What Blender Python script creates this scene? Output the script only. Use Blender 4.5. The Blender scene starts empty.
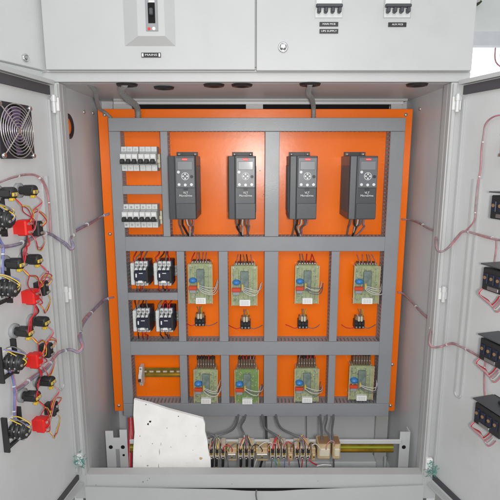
import bpy, math, random
from mathutils import Vector, Matrix
random.seed(7)
S = bpy.context.scene
COL = S.collection
# ------------------------------------------------------------------ camera
F = 475.0; TH = math.atan(90/475.0); CY = -1.264; CZ = 1.30
cam = bpy.data.cameras.new('camera'); co = bpy.data.objects.new('camera', cam); COL.objects.link(co)
cam.sensor_width = 36; cam.lens = F/500*36; cam.clip_start = .02; cam.clip_end = 100
co.location = (0, CY, CZ); co.rotation_euler = (math.pi/2-TH, 0, 0)
S.camera = co
# ------------------------------------------------------------------ world and lights
w = bpy.data.worlds.new('World'); S.world = w; w.use_nodes = True
bg = w.node_tree.nodes['Background']; bg.inputs[0].default_value = (.93, .955, 1, 1); bg.inputs[1].default_value = .68
def area(name, loc, target, size, power, color, sy=None):
    l = bpy.data.lights.new(name, 'AREA'); l.size = size; l.energy = power; l.color = color
    if sy: l.shape = 'RECTANGLE'; l.size_y = sy
    o = bpy.data.objects.new(name, l); COL.objects.link(o); o.location = loc
    o.rotation_euler = (Vector(target)-Vector(loc)).to_track_quat('-Z', 'Y').to_euler(); return o
area('camera_flash', (.055, CY-.03, CZ+.0), (.0, .3, CZ-.02), .07, 11.5, (1, .975, .94))
area('room_light', (-.2, -3.2, 2.9), (0, 0, 1.0), 2.2, 26, (.95, .97, 1), 1.2)
S.view_settings.view_transform = 'Standard'; S.view_settings.look = 'None'
S.view_settings.exposure = 0; S.view_settings.gamma = 1
# ------------------------------------------------------------------ projection used while measuring: pixel on the plane Y -> point
def P(px, py, Y):
    c, s = math.cos(TH), math.sin(TH); u = 250-py
    d = Vector((px-250, F*c+u*s, -F*s+u*c)); t = (Y-CY)/d.y
    return Vector((d.x*t, Y, CZ+d.z*t))
class Frame:                       # a door plane: hinge point, direction away from the hinge, normal towards the viewer's side
    def __init__(s, hx, deg, side):
        a = math.radians(deg); s.h = Vector((hx, 0, 0)); s.side = side
        s.d = Vector((side*math.sin(a), -math.cos(a), 0)); s.n = Vector((-side*math.cos(a), -math.sin(a), 0))
        x = -s.d if side < 0 else s.d; s.rot = math.atan2(x.y, x.x)
    def pt(s, px, py, lift=0):
        c, q = math.cos(TH), math.sin(TH); u = 250-py
        d = Vector((px-250, F*c+u*q, -F*q+u*c)); o = Vector((0, CY, CZ)); h = s.h+s.n*lift
        t = (h-o).dot(s.n)/d.dot(s.n); return o+d*t
DL = Frame(-.509, 8.5, -1); DR = Frame(.5405, 16.7, 1)
# ------------------------------------------------------------------ materials
MATS = {}
def mat(name, col, rough=.5, metal=0, var=.06, scale=8, bump=.0, bscale=120, alpha=1, trans=0, emit=0, spots=0, coat=0, dirt=0, spec=.5):
    m = bpy.data.materials.new(name); m.use_nodes = True; nt = m.node_tree; N = nt.nodes; L = nt.links
    b = N['Principled BSDF']; tc = N.new('ShaderNodeTexCoord')
    n = N.new('ShaderNodeTexNoise'); n.inputs['Scale'].default_value = scale; n.inputs['Detail'].default_value = 6
    L.new(tc.outputs['Object'], n.inputs['Vector'])
    r = N.new('ShaderNodeValToRGB'); r.color_ramp.elements[0].position = .3; r.color_ramp.elements[1].position = .7
    r.color_ramp.elements[0].color = (*[max(0, c*(1-var)) for c in col], 1); r.color_ramp.elements[1].color = (*[min(1, c*(1+var)) for c in col], 1)
    L.new(n.outputs['Fac'], r.inputs['Fac']); out = r.outputs['Color']
    if dirt:
        n2 = N.new('ShaderNodeTexNoise'); n2.inputs['Scale'].default_value = 3.2; n2.inputs['Detail'].default_value = 10; n2.inputs['Roughness'].default_value = .7
        L.new(tc.outputs['Object'], n2.inputs['Vector'])
        r2 = N.new('ShaderNodeValToRGB'); r2.color_ramp.elements[0].position = .55; r2.color_ramp.elements[1].position = .78
        r2.color_ramp.elements[0].color = (0, 0, 0, 1); r2.color_ramp.elements[1].color = (dirt, dirt, dirt, 1)
        L.new(n2.outputs['Fac'], r2.inputs['Fac'])
        mx = N.new('ShaderNodeMix'); mx.data_type = 'RGBA'; L.new(r2.outputs['Color'], mx.inputs['Factor'])
        L.new(out, mx.inputs['A']); mx.inputs['B'].default_value = (col[0]*.55, col[1]*.5, col[2]*.44, 1); out = mx.outputs['Result']
    if spots:
        v = N.new('ShaderNodeTexVoronoi'); v.inputs['Scale'].default_value = spots; v.inputs['Randomness'].default_value = 1
        L.new(tc.outputs['Object'], v.inputs['Vector'])
        r3 = N.new('ShaderNodeValToRGB'); r3.color_ramp.elements[0].position = .035; r3.color_ramp.elements[1].position = .06
        r3.color_ramp.elements[0].color = (.8, .8, .8, 1); r3.color_ramp.elements[1].color = (0, 0, 0, 1)
        L.new(v.outputs['Distance'], r3.inputs['Fac'])
        mx = N.new('ShaderNodeMix'); mx.data_type = 'RGBA'; L.new(r3.outputs['Color'], mx.inputs['Factor'])
        L.new(out, mx.inputs['A']); mx.inputs['B'].default_value = (col[0]*.3, col[1]*.25, col[2]*.2, 1); out = mx.outputs['Result']
    L.new(out, b.inputs['Base Color']); b.inputs['Roughness'].default_value = rough; b.inputs['Metallic'].default_value = metal
    b.inputs['Specular IOR Level'].default_value = spec
    rr = N.new('ShaderNodeMapRange'); rr.inputs['To Min'].default_value = max(0, rough-.07); rr.inputs['To Max'].default_value = min(1, rough+.1)
    L.new(n.outputs['Fac'], rr.inputs['Value']); L.new(rr.outputs['Result'], b.inputs['Roughness'])
    if bump:
        n3 = N.new('ShaderNodeTexNoise'); n3.inputs['Scale'].default_value = bscale; n3.inputs['Detail'].default_value = 3
        L.new(tc.outputs['Object'], n3.inputs['Vector']); bp = N.new('ShaderNodeBump'); bp.inputs['Strength'].default_value = bump; bp.inputs['Distance'].default_value = .002
        L.new(n3.outputs['Fac'], bp.inputs['Height']); L.new(bp.outputs['Normal'], b.inputs['Normal'])
    if alpha < 1: b.inputs['Alpha'].default_value = alpha
    if trans: b.inputs['Transmission Weight'].default_value = trans
    if coat: b.inputs['Coat Weight'].default_value = coat; b.inputs['Coat Roughness'].default_value = .1
    if emit: b.inputs['Emission Color'].default_value = (*col, 1); b.inputs['Emission Strength'].default_value = emit
    MATS[name] = m; return m
M = MATS
mat('enamel', (.61, .62, .62), .38, bump=.08, bscale=300, var=.04, dirt=.30)
mat('enamel_light', (.505, .515, .51), .42, bump=.08, bscale=300, var=.03, dirt=.24)
mat('enamel_inside', (.64, .66, .67), .36, bump=.05, bscale=260, var=.04, dirt=.15)
mat('enamel_back', (.60, .61, .625), .4, bump=.05, bscale=260, var=.03, dirt=.12)
mat('orange', (1, .180, .002), .25, spec=.40, bump=.06, bscale=60, var=.045, scale=5, dirt=.16)
mat('duct', (.275, .285, .30), .45, bump=.05, bscale=200, var=.05)
mat('duct_cover', (.275, .287, .302), .34, bump=.06, bscale=200, var=.05, dirt=.14)
mat('rubber', (.015, .014, .014), .6); mat('gasket', (.07, .066, .072), .7); mat('black', (.020, .020, .021), .45, var=.3, coat=.08, dirt=.5)
mat('drive', (.062, .066, .072), .42, bump=.1, bscale=700); mat('drive_side', (.035, .036, .04), .45, bump=.1, bscale=700)
mat('keypad', (.13, .135, .145), .34); mat('display', (.20, .21, .22), .34, coat=.1)
mat('white', (.78, .78, .76), .45); mat('print_white', (.8, .8, .8), .5); mat('paper', (.82, .82, .80), .7, bump=.1)
mat('breaker', (.66, .68, .67), .38); mat('beige', (.6, .55, .42), .5); mat('grey', (.30, .31, .32), .5)
mat('navy', (.018, .022, .04), .4); mat('steel', (.55, .55, .55), .32, 1); mat('chrome', (.75, .75, .76), .18, 1)
mat('zinc', (.62, .60, .56), .35, .8); mat('brass', (.42, .30, .06), .34, .85, var=.2, scale=30); mat('galv', (.66, .67, .67), .45, .15, dirt=.15)
mat('pcb', (.33, .37, .20), .4, var=.16, scale=60, coat=.25); mat('pcb_green', (.18, .29, .085), .4, var=.1, scale=60, coat=.25)
mat('pcb_core', (.17, .215, .19), .4, var=.2, scale=80); mat('comb', (.14, .09, .06), .5)
mat('blue', (.05, .22, .55), .35); mat('red', (.75, .02, .015), .4); mat('redorange', (.62, .07, .02), .4)
mat('wire_red', (.55, .02, .03), .4); mat('wire_pink', (.50, .20, .22), .5, var=.25, scale=60); mat('wire_yellow', (.65, .45, .04), .4)
mat('wire_grey', (.15, .15, .16), .5); mat('wire_black', (.02, .02, .022), .45); mat('wire_blue', (.16, .18, .42), .5, var=.3, scale=50)
mat('wire_lilac', (.27, .235, .31), .5, var=.3, scale=60); mat('sleeve', (.38, .25, .26), .45, var=.25, scale=60); mat('wire_green', (.35, .42, .05), .4); mat('wire_white', (.62, .6, .56), .4)
mat('conduit', (.26, .255, .25), .55); mat('yellow', (.62, .42, .03), .4); mat('tan', (.55, .41, .23), .45, var=.12, scale=60); mat('brown', (.26, .15, .07), .5)
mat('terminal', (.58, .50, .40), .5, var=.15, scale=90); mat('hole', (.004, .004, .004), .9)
mat('board', (.88, .865, .83), .85, var=.05, scale=20, bump=.35, bscale=60, spots=15, dirt=.22)
mat('teal', (.10, .36, .31), .8, var=.4); mat('wall_paint', (.84, .87, .82), .9, var=.03); mat('window_frame', (.80, .82, .84), .5)
mat('sky_light', (.96, .97, 1), 1, emit=1.15, var=0); mat('concrete', (.33, .32, .30), .9, var=.15, dirt=.3, bump=.3)
mat('fan_black', (.03, .028, .034), .38); mat('fan_violet', (.12, .07, .16), .3, coat=.5)
mat('leaf', (.05, .07, .03), .7)
mat('glassy', (.6, .66, .62), .15, alpha=.45, coat=.5)
# ------------------------------------------------------------------ mesh builder
class MB:
    def __init__(s): s.v = []; s.f = []; s.m = []; s.sm = []
    def add(s, vs, fs, mi=0, smooth=False):
        o = len(s.v); s.v += [Vector(v) for v in vs]
        for f in fs: s.f.append([o+i for i in f]); s.m.append(mi); s.sm.append(smooth)
        return s
    def box(s, x0, x1, y0, y1, z0, z1, mi=0, b=0):
        if b <= 0:
            return s.add([(x, y, z) for x in (x0, x1) for y in (y0, y1) for z in (z0, z1)],
                  [(0, 1, 3, 2), (4, 6, 7, 5), (0, 4, 5, 1), (2, 3, 7, 6), (0, 2, 6, 4), (1, 5, 7, 3)], mi)
        # chamfered on the four edges of the front (y0) face and its verticals
        b = min(b, (x1-x0)*.45, (z1-z0)*.45, (y1-y0)*.9)
        ring = lambda i, y: [(x0+i, y, z0+b), (x0+b, y, z0+i), (x1-b, y, z0+i), (x1-i, y, z0+b), (x1-i, y, z1-b), (x1-b, y, z1-i), (x0+b, y, z1-i), (x0+i, y, z1-b)]
        fr = [(x0+b, y0, z0+b), (x1-b, y0, z0+b), (x1-b, y0, z1-b), (x0+b, y0, z1-b)]
        vs = fr + ring(0, y0+b) + ring(0, y1)
        fs = [(0, 1, 2, 3), (0, 4, 5), (1, 6, 7), (2, 8, 9), (3, 10, 11), (0, 5, 6, 1), (1, 7, 8, 2), (2, 9, 10, 3), (3, 11, 4, 0)]
        for i in range(8): j = (i+1) % 8; fs.append((4+i, 12+i, 12+j, 4+j))
        fs.append(tuple(range(19, 11, -1)))
        return s.add(vs, fs, mi)
    def prism(s, pts, a0, a1, axis='y', mi=0):
        n = len(pts)
        def q(p, a): return (p[0], a, p[1]) if axis == 'y' else ((p[0], p[1], a) if axis == 'z' else (a, p[0], p[1]))
        vs = [q(p, a0) for p in pts]+[q(p, a1) for p in pts]
        fs = [tuple(range(n)), tuple(range(2*n-1, n-1, -1))]+[(i, i+n, (i+1) % n+n, (i+1) % n) for i in range(n)]
        return s.add(vs, fs, mi)
    def tube(s, pts, r, mi=0, n=7, k=5, closed=False, taper=None):
        pts = [Vector(p) for p in pts]; c = []
        m = len(pts)
        if m > 2:
            for i in range(m-1):
                p0 = pts[max(i-1, 0)]; p1 = pts[i]; p2 = pts[i+1]; p3 = pts[min(i+2, m-1)]
                for j in range(k):
                    t = j/k; c.append(.5*((2*p1)+(p2-p0)*t+(2*p0-5*p1+4*p2-p3)*t*t+(3*p1-p0-3*p2+p3)*t**3))
            c.append(pts[-1])
        else: c = pts
        vs = []; up = None
        for i, p in enumerate(c):
            d = (c[min(i+1, len(c)-1)]-c[max(i-1, 0)]);  d = d.normalized() if d.length > 1e-9 else Vector((0, 0, 1))
            if up is None: up = d.orthogonal().normalized()
            up = (up-d*up.dot(d)); up = up.normalized() if up.length > 1e-6 else d.orthogonal().normalized()
            b = d.cross(up); rr = r if not taper else r*(1+(taper-1)*i/(len(c)-1))
            for j in range(n): a = 2*math.pi*j/n; vs.append(p+up*(math.cos(a)*rr)+b*(math.sin(a)*rr))
        fs = [(i*n+j, i*n+(j+1) % n, (i+1)*n+(j+1) % n, (i+1)*n+j) for i in range(len(c)-1) for j in range(n)]
        s.add(vs, fs, mi, True); s.add(vs[:n], [tuple(range(n-1, -1, -1))], mi); s.add(vs[-n:], [tuple(range(n))], mi)
        return s
    def lathe(s, prof, c=(0, 0, 0), axis='y', n=24, mi=0, smooth=True, sx=1, sz=1):
        # prof: list of (radius, position along the axis)
        vs = []
        for r, h in prof:
            for j in range(n):
                a = 2*math.pi*j/n; u, v = math.cos(a)*r*sx, math.sin(a)*r*sz
                p = {'y': (u, h, v), 'z': (u, v, h), 'x': (h, u, v)}[axis]; vs.append(Vector(p)+Vector(c))
        fs = [(i*n+j, (i+1)*n+j, (i+1)*n+(j+1) % n, i*n+(j+1) % n) for i in range(len(prof)-1) for j in range(n)]
        s.add(vs, fs, mi, smooth)
        if prof[0][0] > 0: s.add(vs[:n], [tuple(range(n))], mi)
        if prof[-1][0] > 0: s.add(vs[-n:], [tuple(range(n))], mi)
        return s
    def text(s, txt, size, c, mi=0, depth=.0004, sx=1, fit=0):
        cu = bpy.data.curves.new('t', 'FONT'); cu.body = txt; cu.size = size; cu.align_x = 'CENTER'; cu.align_y = 'CENTER'; cu.extrude = depth; cu.resolution_u = 2
        o = bpy.data.objects.new('t', cu); COL.objects.link(o); bpy.context.view_layer.update()
        me = bpy.data.meshes.new_from_object(o.evaluated_get(bpy.context.evaluated_depsgraph_get()))
        if fit: sx = fit/max(1e-6, max(v.co.x for v in me.vertices)-min(v.co.x for v in me.vertices))
        s.add([(c[0]+v.co.x*sx, c[1]-v.co.z, c[2]+v.co.y) for v in me.vertices], [tuple(p.vertices) for p in me.polygons], mi)
        bpy.data.objects.remove(o); bpy.data.curves.remove(cu); bpy.data.meshes.remove(me); return s
    def build(s, name, mats, parent=None, origin=(0, 0, 0), bevel=0):
        if isinstance(mats, str): mats = [mats]
        me = bpy.data.meshes.new(name); og = Vector(origin)
        me.from_pydata([v-og for v in s.v], [], s.f)
        for m in mats: me.materials.append(M[m])
        me.polygons.foreach_set('material_index', s.m); me.polygons.foreach_set('use_smooth', s.sm)
        import bmesh
        bm = bmesh.new(); bm.from_mesh(me); bmesh.ops.recalc_face_normals(bm, faces=bm.faces); bm.to_mesh(me); bm.free()
        me.update(); o = bpy.data.objects.new(name, me); COL.objects.link(o)
        if parent: o.parent = parent
        if parent is None: o.location = og
        if bevel:
            md = o.modifiers.new('bevel', 'BEVEL'); md.width = bevel; md.segments = 2; md.limit_method = 'ANGLE'; md.angle_limit = math.radians(50)
        return o
def tag(o, label=None, cat=None, group=None, kind=None):
    if label: o['label'] = label
    if cat: o['category'] = cat
    if group: o['group'] = group
    if kind: o['kind'] = kind
    return o
def thing(name, label, cat, loc=(0, 0, 0), rz=0, group=None):
    o = bpy.data.objects.new(name, None); COL.objects.link(o); o.location = loc; o.rotation_euler = (0, 0, rz); o.empty_display_size = .02
    return tag(o, label, cat, group)
def dup(root, loc, rz=0, label=None, group=None, parent=None):
    r = root.copy(); COL.objects.link(r); r.location = loc; r.rotation_euler = (0, 0, rz)
    if label: r['label'] = label
    if group: r['group'] = group
    for ch in list(root.children):
        c = ch.copy(); COL.objects.link(c); c.parent = r
        for g in ch.children:
            d = g.copy(); COL.objects.link(d); d.parent = c
    return r
def solo(mb, name, mats, label, cat, group=None, origin=None, bevel=0):
    if origin is None:
        lo = [min(v[i] for v in mb.v) for i in range(3)]; hi = [max(v[i] for v in mb.v) for i in range(3)]
        origin = ((lo[0]+hi[0])/2, (lo[1]+hi[1])/2, lo[2])
    return tag(mb.build(name, mats, None, origin, bevel), label, cat, group)
CW = dict(wire_red='red', wire_pink='pink', wire_yellow='yellow', wire_grey='grey', wire_black='black', wire_white='white', wire_green='green', wire_blue='blue', wire_lilac='lilac', brown='brown')
def wire(pts, r, m, label, cat='wire', group=None, name='wire', n=6, k=5):
    if group and m in CW and not label.startswith('dark grey'): label = CW[m]+' '+label.replace('thin coloured core', 'thin core').replace('thin pale wire', 'thin wire').replace('cables dropping', 'cable dropping').replace('pinkish wire', 'wire')
    return solo(MB().tube(pts, r, n=n, k=k), name, m, label, cat, group)

# ================================================================== SETTING
XL, XR = -.509, .5405          # hinge lines
IL, IR = -.486, .512           # clear opening
ZT, ZS, ZF = 1.4945, .3824, .155   # ceiling of lower bay, sill top, bay floor
YP, YB = .29, .41              # mounting plate front, back wall
fl = MB().box(-4, 4, -4, 4, -.1, 0).build('floor', 'concrete'); tag(fl, 'bare grey concrete floor under the cabinet', 'floor', kind='structure')
# room wall far behind on the right, with its bright window
rw = thing('room_wall', 'pale green painted wall behind the cabinet with a bright window opening', 'wall', (0, 2.6, 0))
zt = P(470, 32, 2.6).z; zb = .9
MB().box(-4, 1.55, 2.6, 2.75, 0, 4.5).box(1.55, 4, 2.6, 2.75, zt, 4.5).box(1.55, 4, 2.6, 2.75, 0, zb).build('wall_panel', 'wall_paint', rw, (0, 2.6, 0))
wf = MB().box(1.55, 4, 2.58, 2.66, zt-.10, zt).box(1.55, 1.60, 2.58, 2.66, zb, zt-.10).box(2.75, 2.79, 2.58, 2.66, zb, zt-.10)
wf.build('window_frame', 'window_frame', rw, (0, 2.6, 0))
sk = MB().box(-1, 9, 6, 6.05, -1, 6).build('sky', 'sky_light'); tag(sk, 'overexposed daylight beyond the window', 'sky', kind='structure')
tw = MB()
for k in range(5):
    a = Vector((2.05+.05*k, 2.95, zt-.02)); tw.tube([a, a+Vector((.04, .05, -.12)), a+Vector((.13+.05*k, 0, -.2-.03*k)), a+Vector((.3, .05, -.24-.05*k))], .006)
solo(tw, 'creeper', 'wire_pink', 'thin pinkish creeper stems outside the bright window', 'plant')
q = P(474, 3, 2.5)
fx = thing('wall_bracket', 'small dark bracket fixed high on the green wall at the top right corner', 'bracket', q)
MB().prism([(-.05, .12), (.0, .12), (.02, .05), (.06, .01), (.04, -.01), (-.01, .02), (-.04, .05)], 0, .08).build('arm', 'leaf', fx)
MB().lathe([(.02, -.02), (.02, 0)], (.02, 0, .02), n=12).build('bolt', 'zinc', fx)

# ================================================================== CABINET
cab = thing('control_cabinet', 'large light grey steel control cabinet standing with its lower doors wide open', 'cabinet', (0, 0, 0))
def cp(mb, name, m, parent=None, bevel=0): return mb.build(name, m, parent or cab, (0, 0, 0), bevel)
cp(MB().box(-.527, -.502, .001, .45, .12, 1.4945), 'side_wall', 'enamel_inside')
cp(MB().box(.531, .556, .001, .45, .12, 1.4945), 'side_wall', 'enamel_inside')
cp(MB().box(-.502, .531, YB, .45, .12, 1.4945), 'back_wall', 'enamel_back')
ce = cp(MB().box(-.527, .556, .024, .45, 1.4945, 1.515), 'ceiling_panel', 'enamel_inside')
cp(MB().box(-.502, .531, .03, YB, .12, ZF), 'floor_panel', 'enamel_inside')
cp(MB().box(-.527, .558, -.001, .023, 1.4945, 1.5176).box(-.527, .558, .0, .45, 1.5176, 1.53), 'header', 'enamel_light', bevel=.002)
up = MB().box(XL-.015, IL, 0, .022, .30, 1.494).box(IL-.004, IL, .022, .05, .30, 1.494); cp(up, 'frame_upright', 'enamel_light', bevel=.002)
cp(MB().prism([(-.497, -.006), (-.489, -.006), (-.487, .0), (-.5, .0)], ZS, 1.49, 'z'), 'edge_bead', 'enamel_light')
up = MB().box(IR, XR+.015, 0, .022, .30, 1.494).box(IR, IR+.004, .022, .05, .30, 1.494); cp(up, 'frame_upright', 'enamel_light', bevel=.002)
cp(MB().prism([(.516, -.006), (.524, -.006), (.527, .0), (.514, .0)], ZS, 1.49, 'z'), 'edge_bead', 'enamel_light')
si = MB().box(-.486, .512, -.002, .03, ZS-.045, ZS).box(-.486, .512, .026, .03, ZF, ZS-.045)
for (sx, sz, r) in ((143, 482, .0028), (147.5, 480.5, .0014), (149.5, 478.5, .0016), (232, 484, .001), (318, 481, .0012), (96, 485, .0015)):
    q = P(sx, sz, -.0024); si.add([q+Vector((math.cos(i)*r*random.uniform(.6, 1.2), 0, math.sin(i)*r*random.uniform(.5, 1))) for i in range(6)], [tuple(range(6))], 1)
cp(si, 'sill', ['enamel_light', 'gasket'])
# bowed lower cover sheet with a gap under the sill
lc = MB(); nn = 48
def lz(x):
    return ZS-.036-.006*(x+.486)/.5-.0045*math.exp(-((x-.03)/.085)**4)+.017*max(0, x-.12)/.39
vs = []
for i in range(nn+1):
    x = -.49+1.006*i/nn; y = -.010-.006*math.sin(math.pi*i/nn)
    vs += [(x, y, lz(x)), (x, y+.003, lz(x)), (x, y, .06), (x, y+.003, .06)]
fs = []
for i in range(nn):
    a = 4*i; b = a+4; fs += [(a, b, b+1, a+1), (a, a+2, b+2, b), (a+1, b+1, b+3, a+3), (a+2, a+3, b+3, b+2)]
fs += [(0, 1, 3, 2), (4*nn, 4*nn+2, 4*nn+3, 4*nn+1)]
lc.add(vs, fs); cp(lc, 'lower_cover', 'enamel_light')
cp(MB().box(-.52, .55, .004, .45, 0, .12).box(-.49, .516, .004, .026, .12, ZS-.05), 'plinth', 'rubber')
# back beam, tabs and painted gap shade above the mounting plate
yb = .335
z = lambda py, Y=yb: P(250, py, Y).z
x = lambda px, py, Y=yb: P(px, py, Y).x
cp(MB().box(x(113, 99), x(408, 99), yb, yb+.03, z(101), z(96.5)), 'top_beam', 'enamel_light', bevel=.002)
cp(MB().box(x(113, 102), x(404, 102), yb+.006, YB, z(104), z(101)-.0005), 'beam_flange', 'enamel_inside')
cp(MB().box(x(132, 106), x(391, 106), yb+.02, YB-.001, z(113), z(104.2)), 'gap_shade', 'hole')  # black box stands in for the shade between beam and plate
for a, b in ((113, 131.5), (246, 263), (391.5, 402)): cp(MB().box(x(a, 106), x(b, 106), yb+.004, yb+.008, z(112), z(104)-.0005), 'beam_tab', 'enamel_light')
def grommet(px, py, Yc, parent=ce):
    c = P(px, py, Yc); t = (1.4945-CZ)/(c.z-CZ); c = Vector((0, CY, CZ))+(c-Vector((0, CY, CZ)))*t
    MB().lathe([(.013, -.0015), (.020, -.006), (.026, -.005), (.028, 0)], (c.x, c.y, 1.4945), 'z', 20, 0).lathe([(.0135, -.002), (.0005, -.001)], (c.x, c.y, 1.4945), 'z', 20, 1).build('grommet', ['black', 'hole'], parent)
    return c
G = {}
for p in ((127, 84), (164, 87), (214, 84.5), (242, 84.5), (310, 83.6), (417, 84)): G[p[0]] = grommet(p[0], p[1], .12)
# side wall entry on the left with an orange plug
c = Vector((-.502, 0, 0)); d = P(66, 126, 1)-Vector((0, CY, CZ)); t = -.502/d.x; c = Vector((0, CY, CZ))+d*t
side_g = MB().lathe([(.022, .001), (.030, .007), (.034, .005), (.035, 0)], (-.502, c.y+.012, c.z), 'x', 24, 0).lathe([(.022, .002), (.010, .006), (.0005, .006)], (-.502, c.y+.012, c.z), 'x', 24, 1)
cp(side_g, 'side_grommet', ['black', 'orange'])
# screws on the side walls near the top of the plate
for px, py, sx in ((93, 113, -.502), (84, 112, -.502), (420, 109, .531)):
    d = P(px, py, 1)-Vector((0, CY, CZ)); c = Vector((0, CY, CZ))+d*(sx/d.x)
    cp(MB().lathe([(.006, 0), (.005, .003 if sx < 0 else -.003), (.0005, .004 if sx < 0 else -.004)], c, 'x', 12), 'wall_screw', 'zinc')
# upper doors
YD = -.02
zU0, zU1 = 1.5176+.003, 2.15
def xu(px): return P(px, 60, YD).x
ud = cp(MB().box(xu(45), xu(255.0), YD, -.002, zU0, zU1), 'upper_door', 'enamel_light', bevel=.002)
ud2 = cp(MB().box(xu(256.4), .551, YD, -.002, zU0-.002, zU1), 'upper_door', 'enamel_light', bevel=.002)
cp(MB().box(-.527, .556, .0, .45, 1.5305, 2.15), 'upper_compartment', 'enamel_light')
UL = Frame(xu(43.5), 20, -1)
def door_mesh(fr, z0, z1, L, th=.02, mi=0, t0=.0):
    mb = MB(); a = fr.h+fr.d*t0; b = fr.h+fr.d*L; o = -fr.n*th
    vs = []
    for p in (a, b, b+o, a+o): vs += [Vector((p.x, p.y, z0)), Vector((p.x, p.y, z1))]
    return mb.add(vs, [(0, 2, 3, 1), (2, 4, 5, 3), (4, 6, 7, 5), (6, 0, 1, 7), (1, 3, 5, 7), (0, 6, 4, 2)], mi)
def strip(mb, fr, t0, t1, z0, z1, l0, l1, mi=0):
    vs = []
    for p in (fr.h+fr.d*t0+fr.n*l0, fr.h+fr.d*t1+fr.n*l0, fr.h+fr.d*t1+fr.n*l1, fr.h+fr.d*t0+fr.n*l1): vs += [Vector((p.x, p.y, z0)), Vector((p.x, p.y, z1))]
    return mb.add(vs, [(0, 2, 3, 1), (2, 4, 5, 3), (4, 6, 7, 5), (6, 0, 1, 7), (1, 3, 5, 7), (0, 6, 4, 2)], mi)
ud3 = cp(door_mesh(UL, zU0, zU1, .45), 'upper_door', 'enamel', bevel=.002); ud3['label'] = 'narrow upper left door swung open'
def lock(c, rz, parent, r=.0115):
    m = MB().lathe([(r, 0), (r, -.004), (r*.72, -.006), (r*.66, -.003), (.0005, -.003)], (0, 0, 0), 'y', 24, 0).box(-r*.42, r*.42, -.006, -.002, -r*.12, r*.5, 1)
    o = m.build('lock', ['chrome', 'steel'], parent); o.location = c; o.rotation_euler = (0, 0, rz); return o
lock(P(283, 47.5, YD-.0005), 0, ud2, .0125)
lock(UL.pt(25, 58, .001), UL.rot, ud3, .0095)
def plate(px0, px1, py0, py1, txt, parent, ends=False):
    a = P(px0, py0, YD); b = P(px1, py1, YD); cx, cz = (a.x+b.x)/2, (a.z+b.z)/2; w_, h_ = (b.x-a.x)/2, (a.z-b.z)/2
    m = MB().box(cx-w_, cx+w_, YD-.0025, YD-.0002, cz-h_, cz+h_, 0).text(txt, h_*1.15, (cx, YD-.0028, cz), 1, fit=w_*2*(.62 if ends else .105*len(txt)**.9))
    if ends:
        for s_ in (-1, 1): m.box(cx+s_*w_*.86-w_*.08, cx+s_*w_*.86+w_*.08, YD-.003, YD-.0024, cz-h_*.7, cz+h_*.7, 1)
    m.build('name_plate', ['black', 'print_white'], parent)
plate(141.5, 161, 52.8, 57.6, 'MAINS', ud, True)
plate(319.5, 338, 22.2, 26.6, 'MAIN MCB', ud2); plate(319.5, 338, 29.2, 33.6, 'UPS SUPPLY', ud2); plate(388.2, 406, 22.6, 27, 'AUX MCB', ud2)
# lower doors (pan, gasket, flange, stiffener, hinges)
zD0, zD1 = .352, 1.497
def lower_door(fr, L, name_lbl):
    d = cp(door_mesh(fr, zD0, zD1, L, .022), 'lower_door', 'enamel', bevel=.0015); d['label'] = name_lbl
    g = MB(); strip(g, fr, .012, L-.01, 1.462, 1.484, .0005, .007); strip(g, fr, .012, L-.01, .374, .389, .0005, .007)
    strip(g, fr, L-.03, L-.018, .389, 1.462, .0005, .007); g.build('gasket', 'gasket', d)
    strip(MB(), fr, .004, L, 1.487, 1.497, .0005, .016).build('return_flange', 'enamel_light', d); strip(MB(), fr, .004, L, .352, .358, .0005, .016).build('return_flange', 'enamel_light', d)
    g = MB(); strip(g, fr, .010, .016, .40, 1.45, .0005, .006); g.build('hinge_strip', 'enamel_light', d)
    return d
dl = lower_door(DL, .50, 'left lower door with fan and switch backs'); dr = lower_door(DR, .50, 'right lower door with meter backs')
def stiff(fr, p, d):
    # p: pixel pairs (left edge, right edge) bottom and top
    a = fr.pt(*p[0]); b = fr.pt(*p[1]); ta = (a-fr.h).dot(fr.d); tb = (b-fr.h).dot(fr.d); t = (ta+tb)/2
    m = MB(); wd = .011; lip = .0035
    for k in range(2):
        s_ = (-1, 1)[k]; strip(m, fr, t+s_*wd-.0035, t+s_*wd+.0035, a.z+.012, b.z-.01, .0003, lip)
    arc = []
    for k in range(9):
        an = math.pi*k/8; q_ = fr.h+fr.d*(t+wd*math.cos(an)*1.0)+fr.n*.0018; arc.append(Vector((q_.x, q_.y, a.z+.012-wd*math.sin(an))))
    m.tube(arc, .0032, n=6, k=2); m.build('stiffener', 'enamel_light', d)
stiff(DL, ((58.5, 392), (47, 172)), dl); stiff(DR, ((461, 399), (474, 175)), dr)
def hinge(px, py, parent, w_=.011):
    c = P(px, py, -.012); m = MB().lathe([(.0055, -.022), (.0055, .022)], c, 'z', 14, 0).lathe([(.0075, .006), (.0075, .0185)], c, 'z', 14, 0)
    m.box(c.x-w_, c.x+w_, -.008, -.0005, c.z-.016, c.z+.016, 1); m.build('hinge', ['galv', 'white'], parent)
hinge(54, 104, cab); hinge(66.5, 294, cab); hinge(457.5, 103, cab); hinge(443.5, 294, cab)

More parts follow.
